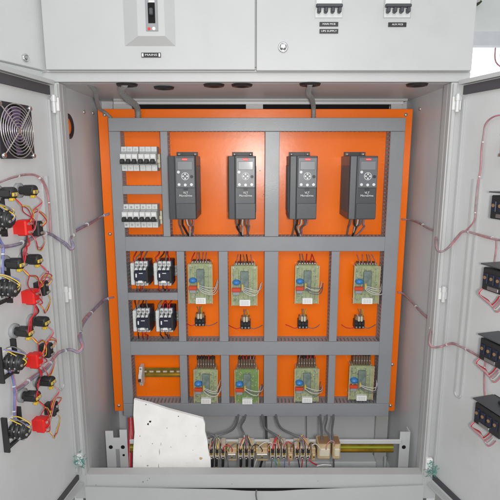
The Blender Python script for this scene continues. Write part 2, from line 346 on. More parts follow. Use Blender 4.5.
# ================================================================== MOUNTING PLATE
PX0, PX1, PZ0, PZ1 = -.481, .514, .4225, 1.458
pl = thing('mounting_plate', 'bright orange steel mounting plate carrying the electrical devices inside the cabinet', 'mounting plate', (.0165, YP, PZ0))
m = MB().box(PX0, PX1, YP, YP+.003, PZ0, PZ1)
for a in ((PX0, PX0+.003), (PX1-.003, PX1)): m.box(a[0], a[1], YP+.003, YP+.022, PZ0, PZ1)
for a in ((PZ0, PZ0+.003), (PZ1-.003, PZ1)): m.box(PX0+.003, PX1-.003, YP+.003, YP+.022, a[0], a[1])
for k in range(34):
    cx_, cz_, r_ = random.uniform(PX0+.02, PX1-.02), random.uniform(PZ0+.02, PZ1-.02), random.choice((.0008, .0012, .0018))
    m.add([(cx_+math.cos(i_)*r_*random.uniform(.6, 1.3), YP-.0003, cz_+math.sin(i_)*r_*random.uniform(.6, 1.3)) for i_ in range(6)], [tuple(range(6))], 1)
m.build('sheet', ['orange', 'brown'], pl, (.0165, YP, PZ0), .0012)
for sx, sz in ((PX0+.022, PZ1-.018), (PX1-.022, PZ1-.018), (PX0+.016, PZ0+.022), (PX1-.016, PZ0+.022), (PX0+.018, 1.06), (PX1-.018, .60)):
    MB().lathe([(.006, -.001), (.0055, -.004), (.0005, -.005)], (sx, YP, sz), n=12).build('screw', 'zinc', pl, (.0165, YP, PZ0))
for sx in (-.465, .495): MB().box(sx-.01, sx+.01, YP+.022, YB, .7, .74).box(sx-.01, sx+.01, YP+.022, YB, 1.3, 1.34).build('standoff', 'galv', pl, (.0165, YP, PZ0))

# ================================================================== CABLE DUCTS
HD = .055
def duct(label, x0, x1, z0, z1, group='grey slotted cable ducts'):
    vert = (z1-z0) > (x1-x0); cx, cz = (x0+x1)/2, z0
    o = thing('cable_duct', label, 'cable duct', (cx, YP, cz), 0, group); og = (cx, YP, cz)
    yf = YP-HD; m = MB(); pitch = .0125; fw = .0078
    if vert:
        m.box(x0, x1, YP-.0025, YP-.0003, z0, z1)
        n = max(1, int((z1-z0)/pitch)); p = (z1-z0)/n
        for sx in (x0, x1-.0016):
            m.box(sx, sx+.0016, YP-.012, YP-.0025, z0, z1)
            for i in range(n): zz = z0+p*i+(p-fw)/2; m.box(sx, sx+.0016, yf+.004, YP-.012, zz, zz+fw)
    else:
        m.box(x0, x1, YP-.0025, YP-.0003, z0, z1)
        n = max(1, int((x1-x0)/pitch)); p = (x1-x0)/n
        for sz in (z0, z1-.0016):
            m.box(x0, x1, YP-.012, YP-.0025, sz, sz+.0016)
            for i in range(n): xx = x0+p*i+(p-fw)/2; m.box(xx, xx+fw, yf+.004, YP-.012, sz, sz+.0016)
    m.build('slotted_body', 'duct', o, og)
    e = .0008
    c_ = MB().box(x0-e, x1+e, yf, yf+.0025, z0+(0 if vert else -e), z1+(0 if vert else e), 0, .001)
    if vert: c_.box(x0-e, x0, yf+.0025, yf+.008, z0, z1).box(x1, x1+e, yf+.0025, yf+.008, z0, z1)
    else: c_.box(x0, x1, yf+.0025, yf+.008, z0-e, z0).box(x0, x1, yf+.0025, yf+.008, z1, z1+e)
    c_.build('cover', 'duct_cover', o, og)
    for k in ((.25, .75)):
        pass
GX0, GX1 = -.433, .4755
z_ = dict(t0=1.3874, t1=1.4259, a0=1.0127, a1=1.0583, b0=.6577, b1=.7038, c0=.4348, c1=.4796)
g_ = .0015
duct('long grey duct along the top of the orange plate', GX0, GX1, z_['t0'], z_['t1'])
duct('grey duct running down the left edge of the grid', GX0, -.400, z_['c1']+g_, z_['t0']-g_)
duct('grey duct running down the right edge of the grid', .433, GX1, z_['c1']+g_, z_['t0']-g_)
duct('long grey duct along the bottom of the grid, partly behind the white board', GX0, GX1, z_['c0'], z_['c1'])
ci0, ci1 = .0475, .0905
duct('central vertical duct between the second and third drives', ci0, ci1, z_['a1']+g_, z_['t0']-g_)
duct('central vertical duct between the second and third relay boards of the upper row', ci0, ci1, z_['b1']+g_, z_['a0']-g_)
duct('central vertical duct between the second and third relay boards of the lower row', ci0, ci1, z_['c1']+g_, z_['b0']-g_)
duct('wide horizontal duct below the four drives', -.400+g_, .433-g_, z_['a0'], z_['a1'])
duct('horizontal duct between the two rows of relay boards', -.400+g_, .433-g_, z_['b0'], z_['b1'])
duct('narrow vertical duct between the circuit breakers and the first drive', -.2755, -.255, z_['a1']+g_, z_['t0']-g_)
duct('short horizontal duct between the upper and lower pairs of circuit breakers', -.400+g_, -.2755-g_, 1.195, 1.220)
duct('narrow vertical duct just right of the contactors', -.2360, -.2130, z_['b1']+g_, z_['a0']-g_)
duct('short horizontal duct between the upper and lower pairs of contactors', -.400+g_, -.2360-g_, .8492, .873)
duct('narrow vertical duct between the bare rail and the first lower relay board', -.2360, -.2125, z_['c1']+g_, z_['b0']-g_)
duct('narrow vertical duct between the first and second upper relay boards', -.1005, -.0725, z_['b1']+g_, z_['a0']-g_)
duct('narrow vertical duct between the first and second lower relay boards', -.0975, -.0710, z_['c1']+g_, z_['b0']-g_)
duct('narrow vertical duct between the third and fourth upper relay boards', .2635, .2880, z_['b1']+g_, z_['a0']-g_)
duct('narrow vertical duct between the third and fourth lower relay boards', .2655, .2870, z_['c1']+g_, z_['b0']-g_)

# ================================================================== MOTOR DRIVES
YDf = YP-.150
dz1 = P(250, 156, YDf).z; dz0 = P(250, 219.5, YDf).z; Hd = dz1-dz0
t = thing('motor_drive', '', 'motor drive', (0, YP, dz0), 0, 'four dark grey motor drives in a row on the orange plate')
W = .041
body = MB().prism([(-W+.001, 0), (W-.001, 0), (W, -.140), (W-.003, -.1475), (-.0195, -.150), (-.0215, -.1455), (-W+.002, -.1435), (-W, -.138)], 0, Hd, 'z')
bo = body.build('body', 'drive', t, bevel=.0012)
for s_ in (-1, 1):
    m = MB().box(s_*W-.0006, s_*W+.0006, -.128, -.020, .018, Hd-.028)
    for k in range(14): m.box(s_*W-.0012, s_*W+.0012, -.125+.007*k, -.122+.007*k, .02, Hd-.03)
    m.build('vent_panel', 'drive_side', bo)
ht = MB().box(-.033, .033, -.014, -.001, Hd-.002, Hd+.0135).box(-.033, -.016, -.018, -.014, Hd-.002, Hd+.0135).box(.016, .033, -.018, -.014, Hd-.002, Hd+.0135)
tb = ht.build('mounting_tab', 'drive_side', t)
for s_ in (-1, 1): MB().lathe([(.0062, -.018), (.006, -.022), (.0005, -.0235)], (s_*.0255, 0, Hd+.006), n=14).build('screw', 'zinc', tb)
kx0, kx1 = -.0175, .0385; kz0, kz1 = Hd-.092, Hd-.004
kp = MB().box(kx0, kx1, -.1535, -.1495, kz0, kz1, 0, .002).build('keypad', 'keypad', t)
MB().box(kx0+.006, kx1-.006, -.1550, -.1534, kz1-.036, kz1-.011, 0, .0012).build('display', 'display', kp)
kc = (kx0+kx1)/2
m = MB().tube([(kc+.0105*math.cos(a*math.pi/12), -.1538, kz0+.034+.0105*math.sin(a*math.pi/12)) for a in range(25)], .0011, n=6, k=1)
for a in range(4): an = a*math.pi/2; m.lathe([(.0026, -.0008), (.0026, .001)], (kc+.0060*math.cos(an), -.1540, kz0+.034+.0060*math.sin(an)), n=10)
m.build('arrow_pad', 'breaker', kp)
for k, (bx, bz) in enumerate(((-.018, .010), (0, .009), (.018, .010), (-.019, .046))):
    MB().lathe([(.0042, -.0015), (.0042, .0012)], (kc+bx, -.1545, kz0+bz), n=14).build('button', 'breaker', kp)
MB().lathe([(.0045, -.0015), (.0045, .0012)], (kc+.019, -.1545, kz0+.033), n=14).build('dial', 'black', kp)
MB().lathe([(.0095, 0), (.0095, -.0008)], (kc, -.1535, kz1-.0055), n=24, sz=.42).text('Danfoss', .0042, (kc, -.1547, kz1-.0055), 1).build('logo', ['red', 'print_white'], kp)
MB().text('VLT', .0085, (kc, -.1525, kz0-.014), 0).text('MicroDrive', .0082, (kc, -.1525, kz0-.0225), 0).build('lettering', 'print_white', t)
MB().box(kc-.006, kc+.006, -.1535, -.1488, kz0-.006, kz0-.002).build('latch', 'black', t)
MB().box(-.019, .0395, -.1512, -.1490, .002, kz0-.045, 0, .0012).build('terminal_cover', 'drive', t)
dfx = [(182, 'dark grey motor drive nearest the circuit breakers, leftmost of the four'), (242, 'dark grey motor drive just left of the central vertical duct'),
       (303.5, 'dark grey motor drive just right of the central vertical duct'), (363.5, 'dark grey motor drive beside the right edge duct, rightmost of the four')]
for i, (px, lb) in enumerate(dfx):
    X = P(px, 187, YDf).x
    if i == 0: t.location.x = X; t['label'] = lb
    else: dup(t, (X, YP, dz0), 0, lb)
    for k in range(5):
        sx = (-.018, -.008, .002, .011, .022)[k]; rn = random.uniform
        y0 = YP-.09; pts = [(X+sx, y0, dz0+.004), (X+sx+rn(-.004, .004), y0+.006, dz0-.022), (X+sx*.8+rn(-.012, .012), y0+.03, dz0-.036), (X+sx*.8+rn(-.01, .01), YP-.03, z_['a1']-.004)]
        wire(pts, .0032 if k % 2 else .0026, ('wire_grey', 'wire_black', 'wire_white', 'wire_grey', ('wire_pink', 'wire_lilac')[i % 2])[k],
             'cables dropping from under the %s drive into the duct' % ('leftmost', 'second', 'third', 'rightmost')[i], group='cables under the %s drive' % ('leftmost', 'second', 'third', 'rightmost')[i])

# ================================================================== CIRCUIT BREAKERS IN THE PLATE
def din_rail(x0, x1, zc, Y, label, m='zinc', holes=True, tilt=0):
    o = thing('mounting_rail', label, 'rail', ((x0+x1)/2, Y, zc-.0175)); og = ((x0+x1)/2, Y, zc-.0175)
    m_ = MB().box(x0, x1, Y-.0015, Y-.0003, zc-.0125, zc+.0125).box(x0, x1, Y-.0075, Y-.0015, zc+.0112, zc+.0125).box(x0, x1, Y-.0075, Y-.0015, zc-.0125, zc-.0112)
    m_.box(x0, x1, Y-.0085, Y-.0075, zc+.0112, zc+.0175).box(x0, x1, Y-.0085, Y-.0075, zc-.0175, zc-.0112); m_.build('hat_profile', m, o, og)
    if holes:
        h = MB(); n = int((x1-x0)/.022)
        for i in range(n): xx = x0+(i+.5)*(x1-x0)/n; h.box(xx-.007, xx+.007, Y-.0019, Y-.0014, zc-.003, zc+.003)
        h.build('slot_row', 'terminal', o, og)
    return o
bw = .0545
t = thing('circuit_breaker', '', 'circuit breaker', (0, 0, 0), 0, 'white three pole circuit breakers at the top left')
hz = .0745
mb_ = MB()
for k in range(3):
    x0 = -bw/2+k*bw/3
    mb_.prism([(-.002, 0), (-.044, 0), (-.046, .018), (-.062, .020), (-.064, .052), (-.046, .055), (-.044, hz), (-.002, hz)], x0+.0004, x0+bw/3-.0004, 'x')
hs = mb_.build('housing', 'breaker', t, bevel=.0008)
for k in range(3):
    x0 = -bw/2+(k+.5)*bw/3
    MB().lathe([(.0034, -.0466), (.0034, -.044)], (x0, 0, .009), n=10).lathe([(.0034, -.0466), (.0034, -.044)], (x0, 0, hz-.009), n=10).build('terminal_screw', 'steel', hs)
    MB().box(x0-.006, x0+.006, -.076, -.0635, .024, .037, 0, .002).box(x0-.0088, x0+.0088, -.0665, -.0635, .021, .030).build('toggle', 'black', t)
    MB().box(x0-.006, x0+.006, -.0648, -.0638, .040, .048).build('rating_mark', 'paper', t)
MB().box(-bw/2, bw/2, -.0475, -.0445, .056, .0595).build('marking_strip', 'grey', t)
first = True
for (pa, pb, py, lb) in ((122, 139.3, 171, 'white three pole circuit breaker, left of the upper pair'), (139.8, 157.6, 171, 'white three pole circuit breaker, right of the upper pair'),
                         (124, 140.6, 227.5, 'white three pole circuit breaker, left of the lower pair'), (141.2, 158, 227.5, 'white three pole circuit breaker, right of the lower pair')):
    c = P((pa+pb)/2, py, YP-.05); loc = (c.x+.001, YP-.009, c.z)
    if first: t.location = loc; t['label'] = lb; first = False
    else: dup(t, loc, 0, lb)
for py, lb in ((161, 'upper'), (217, 'lower')):
    zc = P(140, py, YP-.03).z; din_rail(-.397, -.280, zc, YP-.0005, 'short steel rail holding the %s pair of circuit breakers' % lb)
    e = MB().box(-.2875, -.2805, YP-.045, YP-.010, zc-.022, zc+.022, 0, .002).box(-.2885, -.2795, YP-.050, YP-.045, zc-.006, zc+.006, 0, .001)
    solo(e, 'end_stop', 'beige', 'small beige end stop beside the %s circuit breaker pair' % lb, 'end stop')

# ================================================================== CONTACTORS
t = thing('contactor', '', 'contactor', (0, 0, 0), 0, 'navy and white contactors at the left of the plate')
cw, ch = .058, .080
b0 = MB().box(-cw/2+.012, cw/2, -.05, -.002, 0, ch, 0, .002).box(-cw/2+.012, cw/2-.004, -.078, -.05, .020, .052, 0, .003).build('body', 'navy', t)
MB().box(cw/2-.006, cw/2-.0005, -.082, -.05, .014, .060).build('side_shade', 'black', t)  # black strip painted as the shadow down the contactor's right side
MB().box(-cw/2, -cw/2+.0115, -.070, -.002, .004, ch-.004, 0, .002).box(-cw/2+.002, -cw/2+.0095, -.073, -.07, .05, .068).build('auxiliary_block', 'breaker', t)
for (za, zb_) in ((0, .014), (ch-.017, ch)):
    m = MB()
    for k in range(3): xx = -cw/2+.0135+k*.0138; m.box(xx, xx+.0118, -.062, -.05, za, zb_, 0, .0015)
    m.build('terminal_row', 'breaker', b0)
    for k in range(3): xx = -cw/2+.0194+k*.0138; MB().lathe([(.004, -.0642), (.004, -.0618)], (xx, 0, (za+zb_)/2), n=10).build('terminal_screw', 'steel', b0)
m = MB()
for k in range(3): xx = -cw/2+.0135+k*.0138; m.prism([(xx, .054), (xx+.011, .054), (xx+.008, .062), (xx+.003, .062)], -.072, -.05, 'y')
m.build('coil_cover', 'breaker', t)
m = MB().prism([(-.006, .002+.012), (.012, .002+.012), (.009, .021), (-.003, .021)], -.0798, -.0645, 'y'); m.build('indicator', 'white', t)
m = MB().box(-cw/2+.018, -cw/2+.022, -.0795, -.078, .032, .044).box(.0, .012, -.0795, -.078, .044, .046); m.build('marking', 'print_white', t)
first = True
for n_, (pa, pb, pz, lb) in enumerate(((131.5, 151.5, 284.5, 'left of the upper pair'), (153.5, 175, 284.5, 'right of the upper pair'),
                         (133.5, 153.5, 330.5, 'left of the lower pair'), (155.5, 176.5, 330.5, 'right of the lower pair'))):
    c = P((pa+pb)/2, pz, YP-.055); loc = (c.x+.001, YP-.009, c.z); lab = 'navy contactor with white terminals, '+lb
    if first: t.location = loc; t['label'] = lab; first = False
    else: dup(t, loc, 0, lab)
    up_ = n_ < 2
    for k in range(7):
        top = k < 4; kk = k if top else k-4
        xx = c.x-.018+kk*.0125; rn = random.uniform
        z1 = (z_['a0']+.002, .873-.002)[not up_] if False else ((z_['a0']+.004) if up_ else .853); z0 = .868 if up_ else .700
        if top: pts = [(xx, YP-.058, c.z+ch-.01), (xx+rn(-.004, .004), YP-.066, c.z+ch+.010), (xx+rn(-.008, .008), YP-.045, c.z+ch+.022), (xx+rn(-.008, .008), YP-.02, z1)]
        else: pts = [(xx+.004, YP-.058, c.z+.01), (xx+.004+rn(-.004, .004), YP-.066, c.z-.010), (xx+rn(-.008, .008), YP-.045, c.z-.02), (xx+rn(-.008, .008), YP-.02, z0)]
        wire(pts, .0018, random.choice(['wire_red', 'wire_red', 'wire_black', 'wire_grey']), 'thin wire looping from the contactor %s into the duct' % lb, group='wires of the contactor %s' % lb, n=5, k=4)
for py, lb in ((272, 'upper'), (318, 'lower')):
    zc = P(150, py, YP-.03).z; din_rail(-.397, -.2375, zc, YP-.0005, 'short steel rail holding the %s pair of contactors' % lb)
# bare rail with a small white fuse holder, bottom left
zc = P(160, 372, YP-.006).z
din_rail(-.380, -.2375, zc, YP-.0005, 'bare yellowish perforated rail at the bottom left of the plate', 'brass')
c = P(141, 375, YP-.04)
t = thing('fuse_holder', 'small white fuse holder clipped to the left end of the bare rail', 'fuse holder', (c.x, YP-.009, zc-.035))
MB().prism([(0, 0), (-.030, 0), (-.036, .012), (-.048, .022), (-.048, .045), (-.034, .055), (-.03, .068), (0, .068)], -.0055, .0055, 'x').build('housing', 'breaker', t, bevel=.0008)
MB().box(-.004, .004, -.056, -.047, .026, .034).build('lever', 'black', t)
MB().lathe([(.0035, -.033), (.0035, -.030)], (0, 0, .006), n=10).build('terminal_screw', 'steel', t)
MB().lathe([(.0035, -.033), (.0035, -.030)], (0, 0, .062), n=10).build('terminal_screw', 'steel', t)

# ================================================================== RELAY BOARDS
def relay_board(label, px0, px1, py0, py1, low, green, i):
    ly = .048; a = P(px0, py0, YP-ly); b = P(px1, py1, YP-ly); w2 = (b.x-a.x)/2; h = a.z-b.z; cx = (a.x+b.x)/2
    t = thing('relay_board', label, 'relay board', (cx, YP, b.z), 0, 'green relay boards on the orange plate')
    MB().box(-w2*.8, w2*.62, -.028, -.0005, .004, h-.004, 0, .003).build('base', 'pcb_core', t)
    m = MB().box(-w2*.30, w2*.34, -ly-.010, -ly-.0002, h*.36, h*.88, 0, .002).box(-w2*.22, w2*.26, -ly-.0108, -ly-.0098, h*.42, h*.60, 0); m.build('relay_core', 'pcb_core', t)
    rn = random.uniform; m = MB().box(-w2, w2, -ly, -ly+.0016, 0, h, 3)
    for sx in (-1, 1): m.box(sx*w2-.0012, sx*w2+.0012, -ly-.004, -ly+.003, 0, h, 4)
    for k in range(90):
        xx = rn(-w2*.9, w2*.82); zz = rn(h*.08, h*.94); s1, s2 = rn(.001, .004), rn(.001, .003)
        m.box(xx, xx+s1, -ly-rn(.0015, .004), -ly-.0001, zz, zz+s2, k % 3)
    for k in range(5): xx = -w2*.85+k*w2*.38; m.box(xx, xx+.0012, -ly-.0005, -ly-.0001, h*.1, h*.92, 2)
    m.build('circuit_board', ['steel', 'beige', 'pcb_core', 'pcb_green' if green else 'pcb', 'tan'], t)
    tz = h+.002 if not low else h; th = .007 if not low else .034
    m = MB(); n = 7
    for k in range(n): xx = -w2*.72+k*w2*1.5/n; m.box(xx, xx+w2*1.5/n-.0012, -ly+.006, -.012, tz, tz+th, 0, .001)
    m.box(-w2*.78, w2*.85, -ly+.012, -.006, tz-.006, tz+.003, 1); cb = m.build('terminal_comb', ['comb', 'pcb'], t)
    for k in range(n): xx = -w2*.72+(k+.5)*w2*1.5/n-.0006; MB().lathe([(.0023, -ly+.0048), (.0023, -ly+.0062)], (xx, 0, tz+th*.5), n=8).build('screw', 'zinc', cb)
    MB().lathe([(.0005, -ly-.019), (.010, -ly-.017), (.0125, -ly-.010), (.0125, -ly)], (-w2*.62, 0, h*.60), n=20, sz=.72).build('capacitor', 'blue', t)
    MB().box(-w2*.98, -w2*.28, -ly-.011, -ly-.0002, h*.36, h*.46, 0, .002).box(-w2*.9, -w2*.36, -ly-.009, -ly-.0002, h*.28, h*.355, 1, .001).build('connector', ['redorange', 'grey'], t)
    lw = w2*.42
    m = MB().box(-lw*.9, lw*1.1, -ly-.0135, -ly-.0121, h*.02, h*.17); m.box(-lw*.9, lw*1.1, -ly-.0121, -ly-.0002, h*.02+.001, h*.17-.001)
    [m.box(-lw*.7+lw*.16*q, -lw*.7+lw*(.16*q+.05+.06*((q*7) % 3)/2), -ly-.0139, -ly-.0134, h*zq, h*(zq+.014), 1) for q in range(10) for zq in (.05, .085, .12)]; m.build('sticker', ['paper', 'grey'], t)
    MB().box(-w2*.2, -w2*.08, -ly-.014, -ly, h*.42, h*.56).build('jumper', 'yellow', t)
    for sx in (-.85, .85):
        for sz in (.04, .96): MB().lathe([(.003, -ly-.002), (.003, -.001)], (sx*w2, 0, sz*h), n=8).build('standoff', 'zinc', t)
    t.rotation_euler.y = math.radians(random.uniform(-.9, .9))
    # its wires
    for k in range(4):
        p0 = Vector((cx-w2*.15, YP-ly-.012, b.z+h*(.50-.03*k))); e = rn(.0, .012)
        pts = [p0, p0+Vector((w2*.5, -.010, -.004-.003*k)), p0+Vector((w2*1.05+e, -.006, -.010-.002*k+rn(-.003, .003))), p0+Vector((w2*1.35+e, .026, -.004+rn(-.01, .02)))]
        wire(pts, .0013, random.choice(['wire_white', 'wire_grey', 'wire_white']), 'thin pale wire across the %s' % i, group='pale wires across the %s' % i, n=5, k=4)
    for k in range(5):
        p0 = Vector((cx-w2*.6+k*w2*.3, YP-ly+.01, b.z+tz+th-.003)); lim = (z_['a0'] if not low else z_['b0'])+.004
        pts = [p0, p0+Vector((rn(-.003, .003), -.008, .008)), Vector((p0.x+rn(-.006, .006), YP-.026, min(lim, p0.z+.028)))]
        wire(pts, .0015, random.choice(['wire_red', 'wire_grey', 'wire_pink', 'wire_black']), 'short wire above the %s' % i, group='short wires above the %s' % i, n=5, k=4)
    return cx, b.z, w2, h
rb = [(188, 212.5, 264, 303.5, 0, 0, 'leftmost'), (231.5, 257, 266, 305.5, 0, 0, 'second'), (295.5, 318, 265.5, 303.5, 0, 0, 'third'), (354.5, 378, 266, 303.5, 0, 0, 'rightmost'),
      (193.5, 217.5, 369.5, 402.5, 1, 0, 'leftmost'), (235, 258.5, 369.5, 403, 1, 1, 'second'), (295, 318, 368.5, 401.5, 1, 0, 'third'), (349.5, 372, 366, 399.5, 1, 0, 'rightmost')]
BX = []
for (a, b, c, d, low, gr, nm) in rb:
    nm2 = '%s relay board of the %s row' % (nm, ('upper', 'lower')[low])
    lab = ('deeper green relay board, second of the lower row, left of the central duct' if gr else 'pale green relay board with blue capacitor, %s of the %s row' % (nm, ('upper', 'lower')[low]))
    BX.append(relay_board(lab, a, b, c, d, low, gr, nm2))
# small relay sockets beneath the upper row
t = thing('relay_socket', '', 'relay socket', (0, 0, 0), 0, 'small black relay sockets under the upper relay boards')
m = MB().box(-.017, .017, -.028, -.001, 0, .030, 0, .002)
for k in range(3): m.box(-.0165+k*.0112, -.0065+k*.0112, -.034, -.028, .003, .012, 0, .001); m.box(-.0165+k*.0112, -.0065+k*.0112, -.034, -.028, .015, .024, 0, .001)
m.build('base', 'black', t)
MB().box(-.008, -.001, -.038, -.010, .028, .046, 0, .002).box(.001, .008, -.038, -.010, .028, .046, 0, .002).build('relay', 'beige', t)
MB().box(-.014, .014, -.026, -.005, .030, .043).build('clip', 'brown', t)
for k in range(3): MB().lathe([(.003, -.0352), (.003, -.0338)], (-.0115+k*.0112, 0, .0075), n=8).build('screw', 'steel', t)
first = True
for (px, pz, nm) in ((200, 326.5, 'leftmost'), (245.5, 329.5, 'second'), (303, 329, 'third'), (359.5, 329, 'rightmost')):
    c = P(px, pz, YP-.03); loc = (c.x, YP, c.z); lab = 'small black relay socket under the %s upper relay board' % nm
    if first: t.location = loc; t['label'] = lab; first = False
    else: dup(t, loc, 0, lab)
    rn = random.uniform
    for k in range(3):
        x0 = c.x-.006+k*.006; pts = [(x0, YP-.03, c.z+.044), (x0+rn(-.004, .004), YP-.036, c.z+.056), (x0+rn(-.003, .003), YP-.034, c.z+.072)]
        wire(pts, .0016, ('brown', 'wire_grey', 'wire_green')[k], 'thin wire between the %s upper relay board and its socket' % nm, group='wires above the %s socket' % nm, n=5)
    for s_ in (-1, 1):
        pts = [(c.x+s_*.015, YP-.03, c.z+.008), (c.x+s_*.028, YP-.034, c.z+.004), (c.x+s_*.045, YP-.025, c.z+.007+rn(-.004, .004)), (c.x+s_*.058, YP-.014, c.z+.010)]
        wire(pts, .0013, ('wire_red', 'wire_grey')[s_ > 0], 'thin side wire of the %s relay socket' % nm, group='side wires of the %s socket' % nm, n=5)

# ================================================================== TERMINAL RAIL AT THE BOTTOM
YR = .13; rn = random.uniform
def bracket(px0, px1, ptop, label, notch):
    a = P(px0, 445, YR); b = P(px1, 445, YR); top = P(px0, ptop, YR).z; z0 = ZF
    t = thing('rail_bracket', label, 'bracket', ((a.x+b.x)/2, YR, z0)); og = ((a.x+b.x)/2, YR, z0)
    X0, X1 = a.x, b.x; w_ = X1-X0
    if notch:
        zN = P(0, 438, YR).z
        pts = [(X0, z0), (X1, z0), (X1, top), (X1-w_*.34, top), (X1-w_*.34, zN), (X0+w_*.36, zN), (X0+w_*.36, top-.004), (X0, top-.004)]
        m = MB().prism(pts, YR, YR+.003)
        m.box(X0, X0+.003, YR+.003, YR+.04, z0, zN)
        m.build('channel', 'galv', t, og)
        zs = P(0, 449, YR).z
        MB().box(X0+w_*.44, X0+w_*.62, YR-.0008, YR-.0002, z0+.05, zs).build('slot', 'grey', t, og)
        for sx in (.22, .78): c_ = Vector((X0+w_*sx, 0, P(0, 447, YR).z)); MB().lathe([(.0065, -.0012), (.0065, -.0003)], (c_.x, YR, c_.z), n=14).build('hole', 'hole', t, og)
        MB().lathe([(.004, -.0012), (.004, -.0003)], (X0+w_*.8, YR, P(0, 455, YR).z), n=12).build('hole', 'hole', t, og)
    else:
        MB().box(X0, X1, YR, YR+.003, z0, top).box(X1-.003, X1, YR+.003, YR+.03, z0, top).build('channel', 'galv', t, og)
        MB().lathe([(.0065, -.0012), (.0065, -.0003)], ((X0+X1)/2-.002, YR, P(0, 447, YR).z), n=14).build('hole', 'hole', t, og)
bracket(106, 127.5, 430, 'notched grey steel upright left of the white board', True)
bracket(399.5, 409.5, 432, 'plain grey steel upright at the right end of the terminal rail', False)
za, zb_ = P(0, 444, YR-.006).z, P(0, 440, YR-.006).z
x0, x1 = P(130, 442, YR).x, P(401, 442, YR).x
m = MB().box(x0, x1, YR-.006, YR-.001, za, zb_, 0, .001); solo(m, 'support_bar', 'galv', 'whitish flat bar above the terminal rail between the two uprights', 'bar')
zr = P(0, 448.2, YR-.01).z; x1r = P(394, 448, YR-.01).x
o = thing('terminal_rail', 'greenish brass terminal rail with its right half bare', 'rail', ((x0+x1r)/2, YR, zr-.0175)); og = ((x0+x1r)/2, YR, zr-.0175)
MB().box(x0, x1r, YR-.0025, YR-.0012, zr-.012, zr+.009).box(x0, x1r, YR-.009, YR-.0025, zr-.0125, zr-.0112).box(x0, x1r, YR-.0085, YR-.0072, zr-.0165, zr-.0125).build('hat_profile', 'brass', o, og)
MB().box(x0, x1r, YR-.0082, YR-.0025, zr-.0015, zr+.0015).build('rib', 'wire_green', o, og)
# terminals
t = thing('terminal_block', '', 'terminal', (0, 0, 0), 0, 'cream screw terminals on the bottom rail')
tw_ = .0155
MB().prism([(0, 0), (-.036, 0), (-.042, .010), (-.042, .016), (-.050, .022), (-.050, .040), (-.038, .048), (-.012, .052), (0, .052)], -tw_/2+.0006, tw_/2-.0006, 'x').build('housing', 'terminal', t, bevel=.0007)
MB().lathe([(.0045, -.0505), (.0045, -.0515), (.003, -.0515), (.003, -.0495), (.0005, -.0495)], (0, 0, .0285), n=12, mi=0).build('clamp_screw', 'brass', t)
MB().box(-.0052, .0052, -.0525, -.049, .033, .047, 0).build('wire_entry', 'rubber', t)
MB().lathe([(.0052, -.0425), (.0052, -.0432), (.0032, -.0432), (.0032, -.0420), (.0005, -.042)], (0, 0, .011), n=12).build('lower_screw', 'steel', t)
first = True; TX = []
grp = [(211.5, 'leftmost group'), (217.2, 'leftmost group'), (223, 'leftmost group'), (240.5, 'second group'), (246.3, 'second group'), (252, 'second group'),
       (272.5, 'third group'), (278.2, 'third group'), (284, 'third group'), (297, 'rightmost group'), (302.5, 'rightmost group'), (308, 'rightmost group')]
for i, (px, g) in enumerate(grp):
    c = P(px, 448, YR-.05); loc = (c.x, YR-.009, P(0, 459.5, YR-.045).z); lab = 'cream screw terminal, %s of the %s on the rail' % (('left one', 'middle one', 'right one')[i % 3], g); TX.append(c.x)
    if first: t.location = loc; t['label'] = lab; first = False
    else: dup(t, loc, 0, lab)
for px, wd, lb in ((231.9, .031, 'first'), (262, .040, 'second'), (290.3, .018, 'third'), (313.6, .014, 'fourth')):
    c = P(px, 448, YR-.04)
    t = thing('rail_divider', 'brown block between terminal groups, %s from the left' % lb, 'divider', (c.x, YR-.009, zr-.024), 0, 'brown blocks between terminal groups')
    MB().box(-wd/2, wd/2, -.034, 0, 0, .046, 0, .003).build('block', 'tan', t)
    MB().box(-wd/2+.002, wd/2-.002, -.042, -.034, .012, .030, 0, .002).build('screw_seat', 'zinc' if lb in ('first', 'second') else 'tan', t)
    MB().lathe([(.003, -.044), (.003, -.042)], (0, 0, .021), n=10).build('screw', 'brass', t)
for a, b, lb in ((317.5, 330.5, 'wider tan relay block near the right end of the terminals'), (332.5, 340.5, 'narrow tan relay block at the right end of the terminals')):
    p, q = P(a, 450, YR-.05), P(b, 450, YR-.05); h = P(0, 443, YR-.05).z-P(0, 459, YR-.05).z; zb0 = P(0, 459, YR-.05).z; wd = q.x-p.x
    t = thing('relay_block', lb, 'relay', ((p.x+q.x)/2, YR-.009, zb0))
    MB().box(-wd/2, wd/2, -.045, 0, 0, h, 0, .004).build('housing', 'tan', t)
    MB().box(-wd/2+.004, wd/2-.003, -.052, -.045, h*.25, h*.75, 0, .003).build('front_cover', 'beige', t)
    MB().box(-wd/2+.004, wd/2-.004, -.047, -.01, h, h+.004).build('terminal_row', 'brown', t)
# cables coming down behind the bottom duct into the terminals
def PY(lst): return [P(a, b, c) for a, b, c in lst]
up_c = [([(239, 405, .275), (238, 418, .22), (234, 428, .15), (226, 433, .10), (217, 436, .08), (212, 443, .082)], 'curving left to the leftmost terminals'),
        ([(246.5, 405, .275), (245, 418, .22), (241, 426, .15), (244, 434, .10), (247, 443, .082)], 'bending down to the second terminal group'),
        ([(262, 405, .275), (262.5, 418, .22), (265, 428, .15), (274, 434, .10), (279, 438, .08), (279, 443, .082)], 'sweeping right to the third terminal group'),
        ([(275, 405, .275), (276.5, 418, .22), (281, 428, .15), (292, 434, .10), (301, 438, .08), (303, 443, .082)], 'sweeping right to the rightmost terminals'),
        ([(320, 405, .275), (320.5, 418, .22), (321.5, 430, .14), (322, 441, .085)], 'dropping straight to the wider tan relay block'),
        ([(333, 405, .275), (333.5, 418, .22), (332, 430, .14), (333, 441, .085)], 'dropping straight to the narrow tan relay block')]
